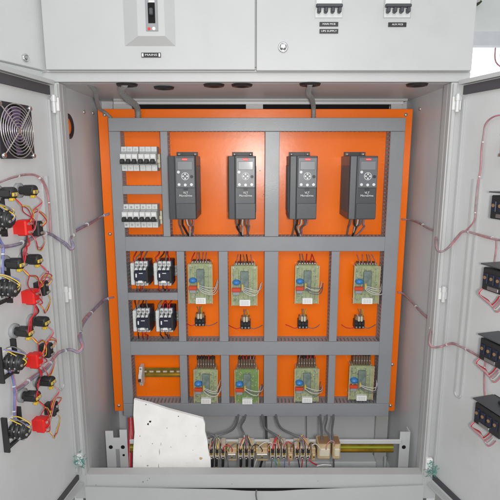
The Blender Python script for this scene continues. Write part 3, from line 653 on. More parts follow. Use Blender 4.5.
for pts, lb in up_c: wire(PY(pts), .0036, 'wire_grey', 'dark grey cable '+lb, 'cable', 'grey cables between bottom duct and terminals', 'cable', 8)
wire(PY([(326, 405, .275), (327, 418, .22), (325, 429, .14), (330, 436, .10), (331, 443, .085)]), .003, 'wire_grey', 'thinner grey cable with an S bend above the tan relay blocks', 'cable', name='cable')
wire(PY([(266, 405, .275), (266, 418, .24), (266.5, 440, .2), (264.5, 452, .18), (257, 478, .16)]), .0038, 'wire_black', 'black cable slanting down to the left behind the terminal rail', 'cable', name='cable')
wire(PY([(306.5, 405, .3), (306.5, 430, .3), (306.5, 468, .3)]), .0014, 'wire_grey', 'thin straight cord hanging behind the rightmost terminals', 'cord', name='cord')
wire(PY([(205, 440, .12), (206, 436, .1), (210, 434, .09), (216, 437, .08)]), .003, 'wire_grey', 'short grey cable end beside the edge of the white board', 'cable', name='cable')
for i, X in enumerate(TX):
    g = ('leftmost', 'second', 'third', 'rightmost')[i//3]; rn = random.uniform; mid = TX[(i//3)*3+1]
    for k in range(5):
        z0 = P(0, 459.5, YR-.045).z+.046; c_ = random.choice(['wire_red', 'wire_pink', 'wire_black', 'wire_yellow', 'wire_grey', 'wire_grey', 'wire_white', 'brown'])
        pts = [(X+rn(-.003, .003), YR-.058, z0-.004), (X+rn(-.003, .003), YR-.062, z0+.006), (X*.6+mid*.4+rn(-.005, .005), YR-.05, z0+.020+rn(-.002, .006)), (mid+rn(-.007, .007), YR-.04, z0+.031+rn(-.003, .006))]
        wire(pts, .0013, c_, 'thin coloured core fanned out above the %s terminal group' % g, group='thin cores above the %s terminal group' % g, n=5)
for i, (pa, pb) in enumerate(((224, 232), (229, 240), (253, 262), (259, 272), (268, 278), (285, 292), (291, 300), (309, 316), (312, 320), (326, 334))):
    a = P(pa, 450+rn(-3, 3), .072); b = P(pb, 449+rn(-3, 3), .072); up_z = rn(.012, .026)
    wire([a, a+Vector((0, -.006, up_z)), (a+b)/2+Vector((0, -.004, up_z+.006)), b+Vector((0, -.004, up_z*.7)), b], .0015, ('wire_red', 'wire_grey', 'wire_black', 'wire_white', 'wire_pink')[i % 5],
         'jumper wire %s on the terminal rail' % ('onto the left side of the first brown divider', 'across the first brown divider', 'from the second group onto the second divider', 'across the wide second divider', 'at the left end of the third group', 'onto the third brown divider', 'from the third divider into the last group', 'leaving the last screw terminal', 'from the fourth divider to the wider tan block', 'between the two tan relay blocks')[i], group='jumper wires on the terminal rail', n=5)
for i, (px, e_) in enumerate(((272.5, -1), (278, 1), (284.5, 0), (297, 2), (303, -1), (227, 1), (258, -3))):
    wire([P(px, 456, .085), P(px+e_, 464, .08), P(px+e_*2, 480, .10)], .0017, ('wire_grey', 'wire_green', 'wire_blue', 'wire_black', 'wire_red', 'wire_grey', 'wire_white')[i],
         'thin tail hanging below the terminal rail, %s' % ('under the left terminal of the third group', 'under the middle terminal of the third group', 'under the right terminal of the third group', 'under the left terminal of the last group', 'under the middle terminal of the last group', 'under the first divider', 'under the second divider')[i], group='thin tails below the terminal rail', n=5)
down = [(212, 'wire_black', 'wire_grey'), (216, 'wire_black', 'wire_yellow'), (222.5, 'wire_black', 'wire_blue'), (240.5, 'wire_black', 'wire_red'), (246.5, 'wire_black', 'wire_green'), (252, 'wire_black', 'wire_blue')]
for i, (px, c1, c2) in enumerate(down):
    lb = 'black sleeved lead hanging from the %s terminal group, %s one' % (('leftmost', 'second')[i//3], ('left', 'middle', 'right')[i % 3])
    o = thing('terminal_lead', lb, 'wire', P(px, 456, .08), 0, 'black sleeved leads below the terminals'); og = o.location.copy()
    a, b, c = P(px, 453, .085), P(px+.3, 466, .085), P(px-1.2, 486, .10)
    MB().tube([a, (a+b)/2+Vector((.001, -.003, 0)), b], .0045, n=8).build('sleeve', c1, o, og); MB().tube([b, (b+c)/2, c], .0032, n=7).build('core', c2, o, og)
for px, e, m_, lb in ((274, 3, 'teal', 'short green tail under the third terminal group'), (288, 1, 'wire_pink', 'short pink looped tail under the third divider'), (309, 8, 'wire_red', 'short red tail slanting right under the rightmost terminals')):
    wire(PY([(px, 456, .085), (px+1, 461, .075), (px+e, 465, .08)]), .002, m_, lb, n=5)
wire(PY([(317, 466, .09), (323, 464.8, .085), (331, 465.2, .09)]), .0022, 'white', 'white cable tie lying below the tan relay blocks', 'cable tie', name='cable_tie')
wire(PY([(333.5, 459, .10), (333.6, 468, .11), (333, 480, .13)]), .003, 'wire_grey', 'grey cable leaving below the narrow tan relay block', 'cable', name='cable')
rbn = MB()
for k in range(3): rbn.tube(PY([(129+k*1.6, 418, .20), (129.5+k*1.5, 432, .16), (128.5+k*1.4, 450, .14), (128+k*1.5, 478, .13)]), .0035, k % 2, 6)
solo(rbn, 'cable_bundle', ['wire_red', 'wire_pink'], 'red cable bundle hanging just left of the white board', 'cable')
# small things on the bay floor behind the sill
c = P(385, 462, .30); wire([c+Vector((0, 0, .02)), c+Vector((.001, 0, 0)), c+Vector((.0, 0, -.03))], .005, 'galv', 'short pale stub post standing on the bay floor at the right', 'post', name='stub_post')
tr = MB().box(P(265, 470, .36).x, P(375, 470, .36).x, .34, .40, ZF+.0005, ZF+.03, 0, .004)
solo(tr, 'floor_channel', 'enamel_inside', 'low grey channel lying on the bay floor behind the terminals', 'channel')
rs = MB().box(P(375, 440, YB-.02).x, P(386.5, 440, YB-.02).x, YB-.02, YB-.0005, ZF, .45)
solo(rs, 'back_strip', 'enamel_light', 'pale vertical strip on the back wall at the lower right', 'strip')

# ================================================================== WHITE BOARD
yb0, yb1 = .055, .10
out = [(134, 399.5, 1), (150, 403.5, 1), (168, 409.5, 1), (187, 414.5, 1), (203, 418.8, 1), (205, 424, .9), (205, 432, .8), (207.5, 441, .65), (208, 449, .45), (210.5, 458, .3), (211, 476, .1), (211, 492, 0), (132.5, 492, 0), (133, 470, .2), (133.2, 450, .4), (134.6, 432, .7), (133.4, 415, .9)]
LEAN = .20
def PB(px, py):                    # measured point on the plane of the leaning board
    d = P(px, py, 1)-Vector((0, CY, CZ)); zb = .30; tt = (yb0-CY+(CZ-zb)*LEAN)/(d.y-d.z*LEAN); return Vector((0, CY, CZ))+d*tt
pts = [PB(a, b) for a, b, c in out]
m = MB(); n = len(pts); bk = Vector((0, .009, .001))
FR = Vector((0, -.0006, 0)); bd_n = len(pts)
def blot(px, py, r, ys=1.0, c=.5, mi=1):
    q = PB(px, py)+FR; k = 9; a0 = random.uniform(0, 6)
    rs = [r*random.uniform(.6, 1.15) for _ in range(k)]
    m.add([q+Vector((math.cos(a0+i*6.283/k)*rs[i], LEAN*math.sin(a0+i*6.283/k)*rs[i]*ys, math.sin(a0+i*6.283/k)*rs[i]*ys)) for i in range(k)], [tuple(range(k))], mi)
m.add(pts+[p+bk for p in pts], [tuple(range(n)), tuple(range(2*n-1, n-1, -1))]+[(i, (i+1) % n, (i+1) % n+n, i+n) for i in range(n)])
for (px, py, r, ys, mi) in ((150.3, 421.3, .0042, .8, 1), (148, 424, .0034, 1.2, 1), (146, 404.5, .002, 1, 1), (178.5, 416.3, .002, 1, 1), (147.6, 465.5, .0032, .7, 2), (152.5, 443.5, .0022, .8, 2), (201, 458.5, .0055, 1, 3),
        (159.5, 452, .0012, 9, 2), (161, 444, .001, 6, 2), (158.6, 466, .001, 8, 2), (171, 447, .0016, 1, 2), (186, 436, .0015, 1, 2), (193, 450, .0018, .6, 3), (140, 436, .0016, 1, 1), (182, 468, .002, .6, 2), (167, 428, .0012, 1, 1), (196, 426, .0014, 1, 2), (141, 456, .0022, .5, 3)):
    blot(px, py, r, ys, 0, mi)
solo(m, 'white_board', ['board', 'rubber', 'grey', 'tan'], 'broken white board stained with specks, leaning inside the sill at the lower left', 'board')

# ================================================================== CONDUITS AT THE TOP
def conduit(pts, r, label):
    m = MB(); P3 = [Vector(p) for p in pts]
    m.tube(P3, r*.88, n=12, k=8)
    # ribs
    c = []; mm = len(P3)
    for i in range(mm-1):
        p0 = P3[max(i-1, 0)]; p1 = P3[i]; p2 = P3[i+1]; p3 = P3[min(i+2, mm-1)]
        for j in range(24): t = j/24; c.append(.5*((2*p1)+(p2-p0)*t+(2*p0-5*p1+4*p2-p3)*t*t+(3*p1-p0-3*p2+p3)*t**3))
    acc = 0
    for i in range(1, len(c)-1):
        acc += (c[i]-c[i-1]).length
        if acc > .0065:
            acc = 0; d = (c[i+1]-c[i-1]).normalized(); m.tube([c[i]-d*.0018, c[i]+d*.0018], r, n=12)
    solo(m, 'conduit', 'conduit', label, 'conduit', 'grey corrugated conduits at the top')
g1 = G[127]; g2 = G[310]
conduit([(g1.x-.006, g1.y, 1.494), P(121, 90, .10), P(128, 99, .16), P(135, 104.5, .235), P(138, 111, .262), P(138, 122, .262)], .0095, 'fatter grey corrugated conduit curling over the plate near its left end')
conduit([(g2.x, g2.y, 1.494), P(308.5, 93, .14), P(312, 99, .215), P(313.5, 108, .262), P(313.5, 122, .262)], .0075, 'grey corrugated conduit dropping over the middle of the plate top')
conduit([P(88, 83.5, .05), P(95, 91, .10), P(97, 101, .18), P(100, 109, .25), P(106, 113, .275), P(112, 119, .28)], .0055, 'thin grey conduit curving into the top left corner of the plate')

# ================================================================== LOOMS BETWEEN PLATE AND DOORS
def loom(pts, r, m_, label, extra=2):
    o = thing('cable_loom', label, 'cable loom', pts[0]); og = Vector(pts[0]); rn = random.uniform
    for k in range(extra+1):
        off = Vector((rn(-1, 1), rn(-1, 1), rn(-1, 1)))*r*.55 if k else Vector((0, 0, 0))
        MB().tube([Vector(p)+off+Vector((rn(-1, 1), rn(-1, 1), rn(-1, 1)))*r*.3 for p in pts], r*.62, n=6).build('strand', m_ if k % 2 == 0 else 'wire_pink', o, og)
    for i in range(1, len(pts)):
        a, b = Vector(pts[i-1]), Vector(pts[i]); c = (a+b)/2; d = (b-a).normalized(); 
        if (b-a).length > .03 and i % 2: MB().tube([c-d*.0012, c+d*.0012], r*1.15, n=8).build('tie', 'galv', o, og)
def WL(px, py, lift=.006, X=-.502):    # point on the left side wall
    d = P(px, py, 1)-Vector((0, CY, CZ)); return Vector((0, CY, CZ))+d*((X+lift)/d.x)
def WR(px, py, lift=-.006): return WL(px, py, lift, .531)
LD = lambda px, py, l=.008: DL.pt(px, py, l); RD = lambda px, py, l=.008: DR.pt(px, py, l)
loom([P(109, 213.5, YP-.003), P(100, 217, YP-.006), WL(92, 222), WL(82, 227), WL(74, 232), P(71, 238, .0), P(73.5, 246, -.025), P(71, 249, -.03), LD(66, 244, .02), LD(58, 238), LD(50, 233.5), LD(40, 234), LD(28, 240), LD(16, 244.5), LD(4, 246), LD(-4, 243), LD(-14, 238)], .0052, 'wire_lilac', 'pinkish lilac cable loom crossing from the plate to the left door, upper one')
loom([P(113, 297.5, YP-.003), P(104, 300, YP-.006), WL(96, 308), WL(86, 318), WL(80.5, 328), P(80, 338, .0), P(82.5, 347, -.02), P(78, 352, -.03), LD(70, 350, .02), LD(60, 352), LD(54, 358), LD(46, 368), LD(34, 377), LD(22, 386), LD(14, 391)], .0052, 'wire_lilac', 'pinkish lilac cable loom crossing from the plate to the left door, lower one')
loom([P(402, 219, YP-.003), P(409, 219.5, YP-.006), WR(418, 222), WR(428, 228), WR(436, 232), P(436.5, 242, .0), P(438, 250, -.02), P(443, 251.5, -.03), RD(450, 246, .015), RD(457, 238), RD(464, 231), RD(474, 233), RD(486, 236), RD(499, 239.5), RD(515, 240)], .0036, 'sleeve', 'pinkish cable loom crossing from the plate to the right door, upper one')
loom([P(398, 292, YP-.003), P(403, 293.5, YP-.006), WR(411, 301), WR(421, 312), WR(431, 322), P(430, 334, .0), P(429.5, 343, -.02), P(434, 347, -.03), RD(442, 346, .012), RD(452, 343), RD(461, 346.5), RD(472, 352), RD(484, 359), RD(497, 364), RD(515, 370)], .0036, 'sleeve', 'pinkish cable loom crossing from the plate to the right door, lower one')
loom([LD(-12, 186), LD(0, 182), LD(12, 177.5), LD(25, 174.5), LD(36, 175), LD(43, 181), LD(48, 193), LD(50, 212), LD(50.5, 226), LD(51, 233)], .0030, 'sleeve', 'greyish pink cable arching over the top switches on the left door', 1)
loom([RD(520, 116), RD(503, 115), RD(493, 117), RD(486, 124), RD(484, 134), RD(482, 150), RD(481, 168), RD(478, 185), RD(476, 205), RD(474.5, 220), RD(466, 230.5)], .0028, 'sleeve', 'pinkish cable arching down the right door from the top', 1)
loom([RD(496.5, 239), RD(496, 250), RD(494.5, 263)], .0024, 'sleeve', 'short pinkish cable dropping to the second meter on the right door', 1)
loom([RD(485, 360), RD(484, 374), RD(484, 388), RD(485, 399, .014)], .0024, 'sleeve', 'short pinkish cable dropping to the bottom meter on the right door', 1)
loom([LD(-10, 226), LD(-3, 236), LD(3, 246), LD(2.5, 262), LD(3, 281), LD(4, 292)], .004, 'wire_blue', 'blue cable bundle running down to the second selector switch on the left door')
loom([LD(4, 366), LD(10, 371), LD(13, 380), LD(14.5, 392), LD(14, 404), LD(14, 418)], .0042, 'wire_blue', 'blue cable bundle between the two lowest selector switches on the left door')

# ================================================================== FAN ON THE LEFT DOOR
def on(fr, name, label, cat, px, py, group=None, lift=0):
    p = fr.pt(px, py, lift); return thing(name, label, cat, p, fr.rot, group)
a = DL.pt(33.5, 131); b = DL.pt(-3, 131); tz0 = DL.pt(31, 160).z; tz1 = DL.pt(26, 104.5).z
fw2 = .078; fc = DL.pt(33.5, 131)+DL.d*fw2; fz = (tz0+tz1)/2; R = (tz1-tz0)/2
fw2 = R = .0615; fc = DL.pt(29.5, 131)+DL.d*fw2
t = thing('cooling_fan', 'square cooling fan with ringed metal finger guard on the left door', 'fan', (fc.x, fc.y, fz-R), DL.rot)
nS = 40; vs = []; fs = []
for k in range(nS):
    an = 2*math.pi*(k+.5)/nS; ci, si_ = math.cos(an), math.sin(an); q_ = R/max(abs(ci), abs(si_))
    for rr, y in ((R*.93, -.009), (q_*.985, -.009), (q_, -.001), (R*.93, -.001)): vs.append((ci*rr, y, si_*rr+R))
for k in range(nS):
    a0 = 4*k; b0_ = 4*((k+1) % nS)
    for j in range(4): fs.append((a0+j, a0+(j+1) % 4, b0_+(j+1) % 4, b0_+j))
MB().add(vs, fs).build('frame', 'fan_black', t)
g = MB()
for rr in [R*(.16+.115*k) for k in range(8)]:
    pts_ = [(math.cos(2*math.pi*k/32)*rr, -.012-.003*(1-rr/R), R+math.sin(2*math.pi*k/32)*rr) for k in range(33)]; g.tube(pts_, .0013, n=5, k=1)
for k in range(4):
    an = math.pi/4+k*math.pi/2; g.tube([(math.cos(an)*R*.1, -.016, R+math.sin(an)*R*.1), (math.cos(an)*R*.97, -.013, R+math.sin(an)*R*.97), (math.cos(an)*R*1.27, -.010, R+math.sin(an)*R*1.27)], .0016, n=5, k=2)
g.lathe([(R*.09, -.017), (R*.09, -.014)], (0, 0, R), n=16); g.build('finger_guard', 'zinc', t)
MB().lathe([(R*.34, -.007), (R*.34, -.004)], (0, 0, R), n=24).build('hub', 'fan_violet', t)
for k in range(7):
    an = 2*math.pi*k/7; v_ = []
    for j in range(5):
        rr = R*(.33+.14*j); a2 = an+.05*j
        v_ += [(math.cos(a2)*rr, -.0065, R+math.sin(a2)*rr), (math.cos(a2+.55)*rr, -.002, R+math.sin(a2+.55)*rr)]
    v2 = v_+[(x_, y_+.0015, z__) for x_, y_, z__ in v_]
    f_ = [(2*j, 2*j+1, 2*j+3, 2*j+2) for j in range(4)]; f_ += [tuple(10+i_ for i_ in q_) for q_ in f_]
    MB().add(v2, f_).build('blade', 'fan_violet', t)
for sx in (-1, 1):
    for sz in (-1, 1): MB().lathe([(.006, -.009), (.006, -.013), (.004, -.014)], (sx*R*.88, 0, R+sz*R*.88), n=12).build('corner_screw', 'chrome', t)
MB().box(-R*.93, R*.93, -.0006, -.0001, R*.07, R*1.93).build('backing', 'hole', t)

# ================================================================== SWITCH BACKS ON THE LEFT DOOR
rows = ('top', 'second', 'third', 'bottom'); rn = random.uniform
# indicator lamp bodies (black drum on a stub, with yellow clamp)
t0 = thing('indicator_lamp_back', '', 'lamp back', (0, 0, 0), 0, 'black lamp backs on the left door')
MB().lathe([(.0125, 0), (.0125, -.004), (.0095, -.005), (.0095, -.018), (.0125, -.020), (.0130, -.041), (.0120, -.0445), (.0005, -.045)], n=20).build('drum', 'black', t0)
MB().lathe([(.0175, -.001), (.0175, -.008), (.012, -.008)], n=10).build('ring_nut', 'grey', t0)
MB().box(-.009, .009, -.0475, -.0440, -.007, .001, 0, .001).box(-.013, -.004, -.0475, -.040, -.016, -.010, 0, .001).build('clamp', 'yellow', t0)
MB().box(-.0165, -.012, -.043, -.018, -.006, .006).build('tab', 'black', t0)
for s_ in (-1, 1): MB().lathe([(.003, -.0495), (.003, -.0470)], (s_*.005, 0, -.003), n=8).build('screw', 'zinc', t0)
lamps = [(10, 193, 0, 'left'), (31, 190.5, 0, 'right'), (17.5, 263.5, 1, 'left'), (35.5, 259.5, 1, 'right'), (26.5, 331.5, 2, 'left'), (43, 321.5, 2, 'right'), (34, 396, 3, 'left'), (49, 381, 3, 'right')]
LP = []
for i, (px, py, r_, sd) in enumerate(lamps):
    c = DL.pt(px, py, .034)-DL.n*.034; lab = 'black lamp back with yellow clamp, %s one of the %s row, left door' % (sd, rows[r_]); LP.append(c)
    if i == 0: t0.location = c; t0.rotation_euler = (0, 0, DL.rot); t0['label'] = lab
    else: dup(t0, c, DL.rot, lab)
# red and black contact blocks
def block(name, mtl, w_, h_, dp, cat, grp):
    t = thing(name, '', cat, (0, 0, 0), 0, grp)
    MB().box(-w_/2, w_/2, -dp, -.012, -h_/2, h_/2, 0, .003).box(-w_*.42, w_*.42, -.012, 0, -h_*.4, h_*.4).build('housing', mtl, t)
    m = MB()
    for k in range(2): m.box(-w_*.34, w_*.34, -dp-.003, -dp+.0005, (-.36 if k else .16)*h_, (-.16 if k else .36)*h_, 0, .001)
    m.build('terminal_row', mtl, t)
    for sx in (-1, 1):
        for sz in (-1, 1): MB().lathe([(.0034, -dp-.0048), (.0034, -dp-.0028)], (sx*w_*.2, 0, sz*h_*.26), n=8).build('screw', 'zinc', t)
    return t
tr_ = block('red_contact_block', 'red', .026, .036, .033, 'contact block', 'red contact blocks on the left door')
tb_ = block('black_contact_block', 'black', .022, .036, .030, 'contact block', 'black contact blocks on the left door')
reds = [(24, 227.5), (32, 296.5), (35.5, 360), (42, 424)]; blks = [(36.5, 228.5), (42.5, 288), (47, 350), (52.5, 408.5)]
for i in range(4):
    c = DL.pt(*reds[i], .02)-DL.n*.02; e = DL.pt(*blks[i], .018)-DL.n*.018
    lr = 'bright red contact block in the %s row of the left door' % rows[i]; lk = 'black contact block right of the red one in the %s row of the left door' % rows[i]
    if i == 0: tr_.location = c; tr_.rotation_euler = (0, 0, DL.rot); tr_['label'] = lr; tb_.location = e; tb_.rotation_euler = (0, 0, DL.rot); tb_['label'] = lk
    else: dup(tr_, c, DL.rot, lr); dup(tb_, e, DL.rot, lk)
    # grey adapter behind
    # looping wires
    for k in range(11):
        s0 = LP[2*i+(k % 2)]; src = s0+DL.n*.045+Vector((0, 0, -.012)); A = Vector(c)+DL.n*.035+DL.d*rn(-.012, .012)+Vector((0, 0, rn(.006, .02)*(1 if k % 3 else -1)))
        if k < 5: pts = [src, src+DL.n*.014+Vector((0, 0, -.014)), (src+A)/2+DL.n*rn(.004, .016)+DL.d*rn(-.02, .02)+Vector((0, 0, rn(-.004, .012))), A+DL.n*.010+Vector((0, 0, .008)), A]
        elif k < 8:
            B = Vector(e)+DL.n*.034+Vector((0, 0, rn(.0, .018))); A2 = Vector(c)+DL.n*.037+Vector((0, 0, .014)); pts = [A2, A2+DL.n*.008+Vector((0, 0, .016)), A2*.75+B*.25+Vector((0, 0, rn(.024, .034)))+DL.n*.008, A2*.35+B*.65+Vector((0, 0, rn(.024, .036)))+DL.n*.006, B+DL.n*.008+Vector((0, 0, .014))-DL.d*.006, B]
        else:
            B = Vector(e)+DL.n*.033+Vector((0, 0, -.018)); A2 = Vector(c)+DL.n*.037+Vector((0, 0, -.016)); pts = [A2, A2+DL.n*.01+Vector((0, 0, -.014)), A2*.75+B*.25+Vector((0, 0, -rn(.024, .034)))+DL.n*.006, A2*.35+B*.65+Vector((0, 0, -rn(.022, .036)))+DL.n*.004, B+Vector((0, 0, -.014))-DL.d*.006, B]
        wire(pts, .0012, ('wire_red', 'wire_red', 'wire_red', 'wire_pink', 'wire_yellow', 'wire_red', 'wire_yellow', 'wire_pink', 'wire_red', 'wire_pink', 'wire_yellow')[k], 'thin looping wire around the contact blocks in the %s row of the left door' % rows[i], group='looping wires in the %s row' % rows[i], n=5)
for i in range(4):
    p = Vector(LD(reds[i][0]+4, reds[i][1]-14, .03)); 
    if i < 3:
        q_ = LP[2*i+2]+DL.n*.045; s_ = LD(reds[i][0]+3, reds[i][1]+8, .055)
        for k in range(3): wire([s_, s_+Vector((0, 0, -.02))+DL.d*rn(-.012, .012), (s_+q_)/2+DL.d*rn(-.012, .012), q_+DL.d*rn(-.01, .01)], .0016, ('wire_red', 'wire_red', 'wire_black')[k], 'thin wire linking the %s row to the row below it on the left door' % rows[i], group='wires linking the %s row downwards' % rows[i], n=5)
# selector switch backs: square black bodies with a white flange and a rear bracket
t1 = thing('selector_switch_back', '', 'switch back', (0, 0, 0), 0, 'large black selector switch backs on the left door')
MB().box(-.022, .022, -.006, -.0005, -.026, .026, 0, .002).build('flange', 'white', t1)
MB().box(-.026, -.022, -.014, -.0005, -.042, .042).box(.024, .028, -.014, -.0005, -.042, .042).box(-.022, .022, -.014, -.006, -.034, -.028).build('bracket', 'black', t1)
m = MB()
for k in range(3): y0 = -.008-.012*k; m.lathe([(.0175, y0), (.0195, y0-.002), (.0195, y0-.009), (.0175, y0-.0112)], n=8)
m.build('cam_stack', 'black', t1)
m = MB()
for k in range(3):
    for an in (.4, 1.2, 2.0, 2.8, 3.6, 4.4, 5.2, 6.0): m.lathe([(.0028, 0), (.0028, -.003)], (math.cos(an)*.0192, -.012-.012*k, math.sin(an)*.0192), 'y', 8)
m.build('terminal_screw', 'steel', t1)
MB().lathe([(.015, -.043), (.013, -.047), (.0005, -.048)], n=16).build('end_cap', 'black', t1)
for s_ in (-1, 1): MB().lathe([(.0032, -.049), (.0032, -.046)], (s_*.009, 0, s_*.004), n=8).build('through_bolt', 'zinc', t1)
sel = [(3, 219), (8.5, 288), (15, 361.5), (20, 430)]
for i, (px, py) in enumerate(sel):
    c = DL.pt(px, py, .026)-DL.n*.026; lab = 'large black selector switch back in the %s row of the left door' % rows[i]
    if i == 0: t1.location = c; t1.rotation_euler = (0, 0, DL.rot); t1['label'] = lab
    else: dup(t1, c, DL.rot, lab)
    for k in range(4):
        a = Vector(c)+DL.n*.045+Vector((0, 0, rn(-.01, .02))); b = Vector(c)+DL.n*.014+DL.d*rn(.0, .02)+Vector((0, 0, .034))
        wire([a, a+DL.n*.008+Vector((0, 0, .012)), (a+b)/2+Vector((0, 0, rn(.005, .015))), b], .0014, ('wire_yellow', 'wire_blue', 'wire_yellow', 'wire_grey')[k], 'wire over the selector switch back of the %s row' % rows[i], group='wires over the %s selector switch' % rows[i], n=5)

# ================================================================== METERS ON THE RIGHT DOOR
# black panel meter backs: flat bezel flange, deep box, screw terminals
t2 = thing('panel_meter_back', '', 'panel meter', (0, 0, 0), 0, 'black panel meter backs on the right door')
MB().box(-.045, .045, -.004, -.0004, -.034, .034, 0, .001).build('bezel', 'black', t2)
hs2 = MB().box(-.040, .040, -.062, -.004, -.026, .026, 0, .002).build('case', 'black', t2)
MB().box(-.046, .046, -.012, -.0045, .027, .031).box(-.046, .046, -.064, -.0045, .0315, .034).build('clamp_frame', 'drive', t2)
m = MB()
for k in range(4): xx = -.034+k*.0185; m.box(xx, xx+.0125, -.066, -.062, -.010, .014, 0, .001)
m.build('terminal_cover', 'navy', hs2)
for k in range(4): xx = -.028+k*.0185; MB().lathe([(.0040, -.0672), (.0040, -.0658)], (xx, 0, .004), n=10).build('screw', 'brown', hs2)
MB().box(-.020, .012, -.066, -.062, -.022, -.014, 0, .001).build('data_plate', 'steel', hs2)
MB().box(-.006, .024, -.030, -.0045, .034, .042, 0, .002).build('clip', 'black', t2)
# reference pixel: visible hinge-side front edge of each meter
mt = [(491.5, 206, 'top'), (483, 276, 'second'), (480, 345, 'third'), (474.5, 408, 'bottom')]
for i, (px, py, nm) in enumerate(mt):
    e = DR.pt(px+12, py, .02)-DR.n*.02+DR.d*.046; lab = 'black panel meter back with brown screw terminals, %s one on the right door' % nm
    if i == 0: t2.location = e; t2.rotation_euler = (0, 0, DR.rot); t2['label'] = lab
    else: dup(t2, e, DR.rot, lab)
    if i:
        for k in range(4):
            a = Vector(e)-DR.d*.035+DR.n*.063+Vector((0, 0, -.024)); b = a+Vector((0, 0, -.030-.004*k))+DR.d*(.01+.006*k)-DR.n*.02
            wire([a, a+DR.n*.004+Vector((0, 0, -.014))-DR.d*.004, b-DR.d*.012, b+Vector((0, 0, -.008)), b+DR.d*.012+Vector((0, 0, .004)), b+DR.d*.02+Vector((0, 0, .018))], .0016, ('wire_red', 'wire_pink', 'wire_white', 'wire_pink')[k], 'pinkish wire looping under the %s meter of the right door' % nm, group='wires under the %s meter' % nm, n=5)
e = DR.pt(503, 144, .02)-DR.n*.02+DR.d*.014
t = thing('buzzer_back', 'dark brown ribbed cylinder fixed at the top of the right door', 'buzzer', e, DR.rot)
MB().lathe([(.015, .026), (.017, .024), (.017, .018), (.0145, .016), (.0145, -.020), (.018, -.022), (.018, -.028)], (0, -.018, 0), 'z', 18).build('coil', 'brown', t)
MB().box(-.010, .010, -.008, -.0004, -.034, .034).build('foot', 'black', t); MB().lathe([(.006, -.030), (.006, .028)], (0, -.018, .001), 'z', 12).build('core', 'steel', t)

# ================================================================== DEVICES ON THE UPPER DOORS
a = P(125, 46, YD); b = P(175.5, 46, YD); ai = P(138, 36, YD-.02); bi = P(165, 36, YD-.02)
t = thing('main_switch', 'main switch with grey slotted toggle in a raised white bezel on the upper door', 'main switch', ((a.x+b.x)/2, YD, a.z)); og = t.location.copy()
zt0 = a.z+.30
vs = [(a.x, YD-.0004, a.z), (b.x, YD-.0004, a.z), (b.x, YD-.0004, zt0), (a.x, YD-.0004, zt0), (ai.x, ai.y, ai.z), (bi.x, bi.y, ai.z), (bi.x, bi.y, zt0-.03), (ai.x, ai.y, zt0-.03)]
MB().add(vs, [(0, 1, 5, 4), (1, 2, 6, 5), (2, 3, 7, 6), (3, 0, 4, 7), (4, 5, 6, 7), (3, 2, 1, 0)]).build('bezel', 'enamel_light', t, og)
Yf = YD-.02
p = P(146.2, 31.3, Yf); q_ = P(157.3, 0, Yf)
MB().box(p.x, q_.x, Yf-.002, Yf-.0003, p.z, p.z+.15, 0, .0008).build('escutcheon', 'grey', t, og)
p2 = P(148.5, 23.5, Yf); q2 = P(154.8, 3, Yf); MB().box(p2.x, q2.x, Yf-.0026, Yf-.0019, p2.z, q2.z).build('toggle_slot', 'hole', t, og)
p3 = P(150, 16, Yf); q3 = P(153.5, 9, Yf); MB().box(p3.x, q3.x, Yf-.012, Yf-.0027, p3.z, q3.z, 0, .002).build('toggle', 'drive', t, og)
c = P(154, 28.8, Yf-.002); MB().lathe([(.0042, 0), (.0038, -.003)], c, n=14).build('test_button', 'white', t, og)
c = P(149, 28.8, Yf-.002); MB().box(c.x-.003, c.x+.003, c.y-.0008, c.y-.0001, c.z-.003, c.z+.003).build('mark', 'red', t, og)
c = P(152, 1.3, Yf-.002); MB().box(c.x-.008, c.x+.006, c.y-.0008, c.y-.0001, c.z-.002, c.z+.002).build('sticker', 'paper', t, og)
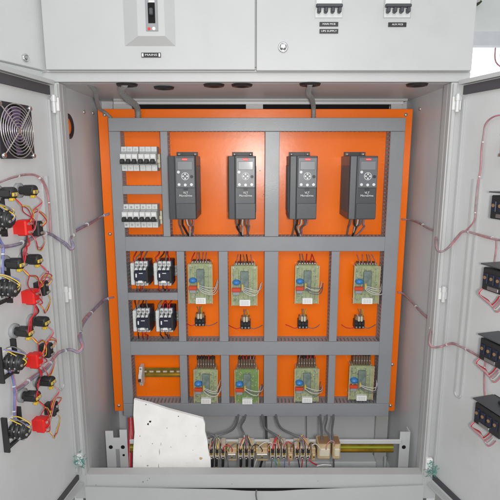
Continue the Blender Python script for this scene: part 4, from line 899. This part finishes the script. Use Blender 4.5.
for (pa, pb, lb) in ((314.5, 342.5, 'four pole breaker toggles above two name plates on the upper right door'), (383, 410.5, 'four pole breaker toggles above a single name plate on the upper right door')):
    a = P(pa, 18.3, YD); b = P(pb, 18.3, YD); w_ = b.x-a.x
    t = thing('door_breaker', lb, 'circuit breaker', ((a.x+b.x)/2, YD, a.z), 0, 'breakers fitted in the upper door'); h = .115
    MB().box(-w_/2, w_/2, -.0015, -.0003, 0, .002).box(-w_/2, -w_/2+.002, -.0015, -.0003, .002, h).box(w_/2-.002, w_/2, -.0015, -.0003, .002, h).build('cutout_edge', 'glassy', t)
    MB().box(-w_/2+.002, w_/2-.002, -.0012, -.0003, .002, .030).box(-w_/2+.003, w_/2-.003, -.004, -.0012, .030, h, 0, .001).build('housing', 'breaker', t)
    MB().box(-w_/2+.004, w_/2-.004, -.0050, -.0041, .052, .062).build('green_stripe', 'pcb_green', t)
    tgz = P(0, 8.5, YD).z-a.z
    MB().box(-w_*.47, w_*.47, -.013, -.0042, tgz, tgz+.008, 0, .002).build('tie_bar', 'drive', t)
    for k in range(4):
        xx = (-.36+.24*k)*w_; MB().box(xx-.0045, xx+.0045, -.016, -.0042, tgz-.013, tgz-.0005, 0, .0025).build('toggle', 'drive', t)

# ================================================================== TORN TEAL STRANDS AND LOOSE BITS
def strands(c, label, n_=46, s_=1):
    m = MB()
    for k in range(n_):
        p = c+Vector((rn(-.022, .022), rn(-.014, .006), rn(-.030, .030))); d = Vector((rn(-1, 1), rn(-1, .2), rn(-1, 1)))*.012
        p = c+Vector((random.gauss(0, .008), rn(-.010, .006), random.gauss(0, .011)))
        m.tube([p, p+d*.35+Vector((rn(-.007, .007), 0, rn(-.007, .007))), p+d*.7+Vector((rn(-.007, .007), 0, rn(-.007, .007))), p+d], rn(.0002, .0008), n=4, k=3)
    solo(m, 'torn_strands', 'teal', label, 'torn tape')
strands(P(80, 461, -.02), 'torn teal strands at the lower left corner of the opening', 38)
strands(P(432, 469, -.02), 'torn teal strands at the lower right corner of the opening', 38)
for px, py, lb in ((79.5, 458, 'left'), (428.5, 462, 'right')):
    c = P(px, py, -.004); m = MB().box(-.010, .010, -.010, 0, -.020, .016, 0, .003)
    t = thing('foam_scrap', 'crumpled white foam scrap on the lower %s corner of the frame' % lb, 'foam scrap', c)
    m.build('scrap', 'paper', t); MB().box(-.008, .006, -.013, -.010, -.012, .006, 0, .002).build('flap', 'white', t)
wire(PY([(256.5, 490, -.03), (256, 495, -.035), (257, 503, -.035), (256, 515, -.03)]), .0022, 'wire_grey', 'short dark cord in front of the lower cover at the bottom middle', 'cord', name='cord')
wire([P(84, 476, .03)+Vector((0, 0, .004)), P(86, 470, .02)], .002, 'teal', 'tiny teal fibre at the left end of the sill', 'fibre', name='fibre')
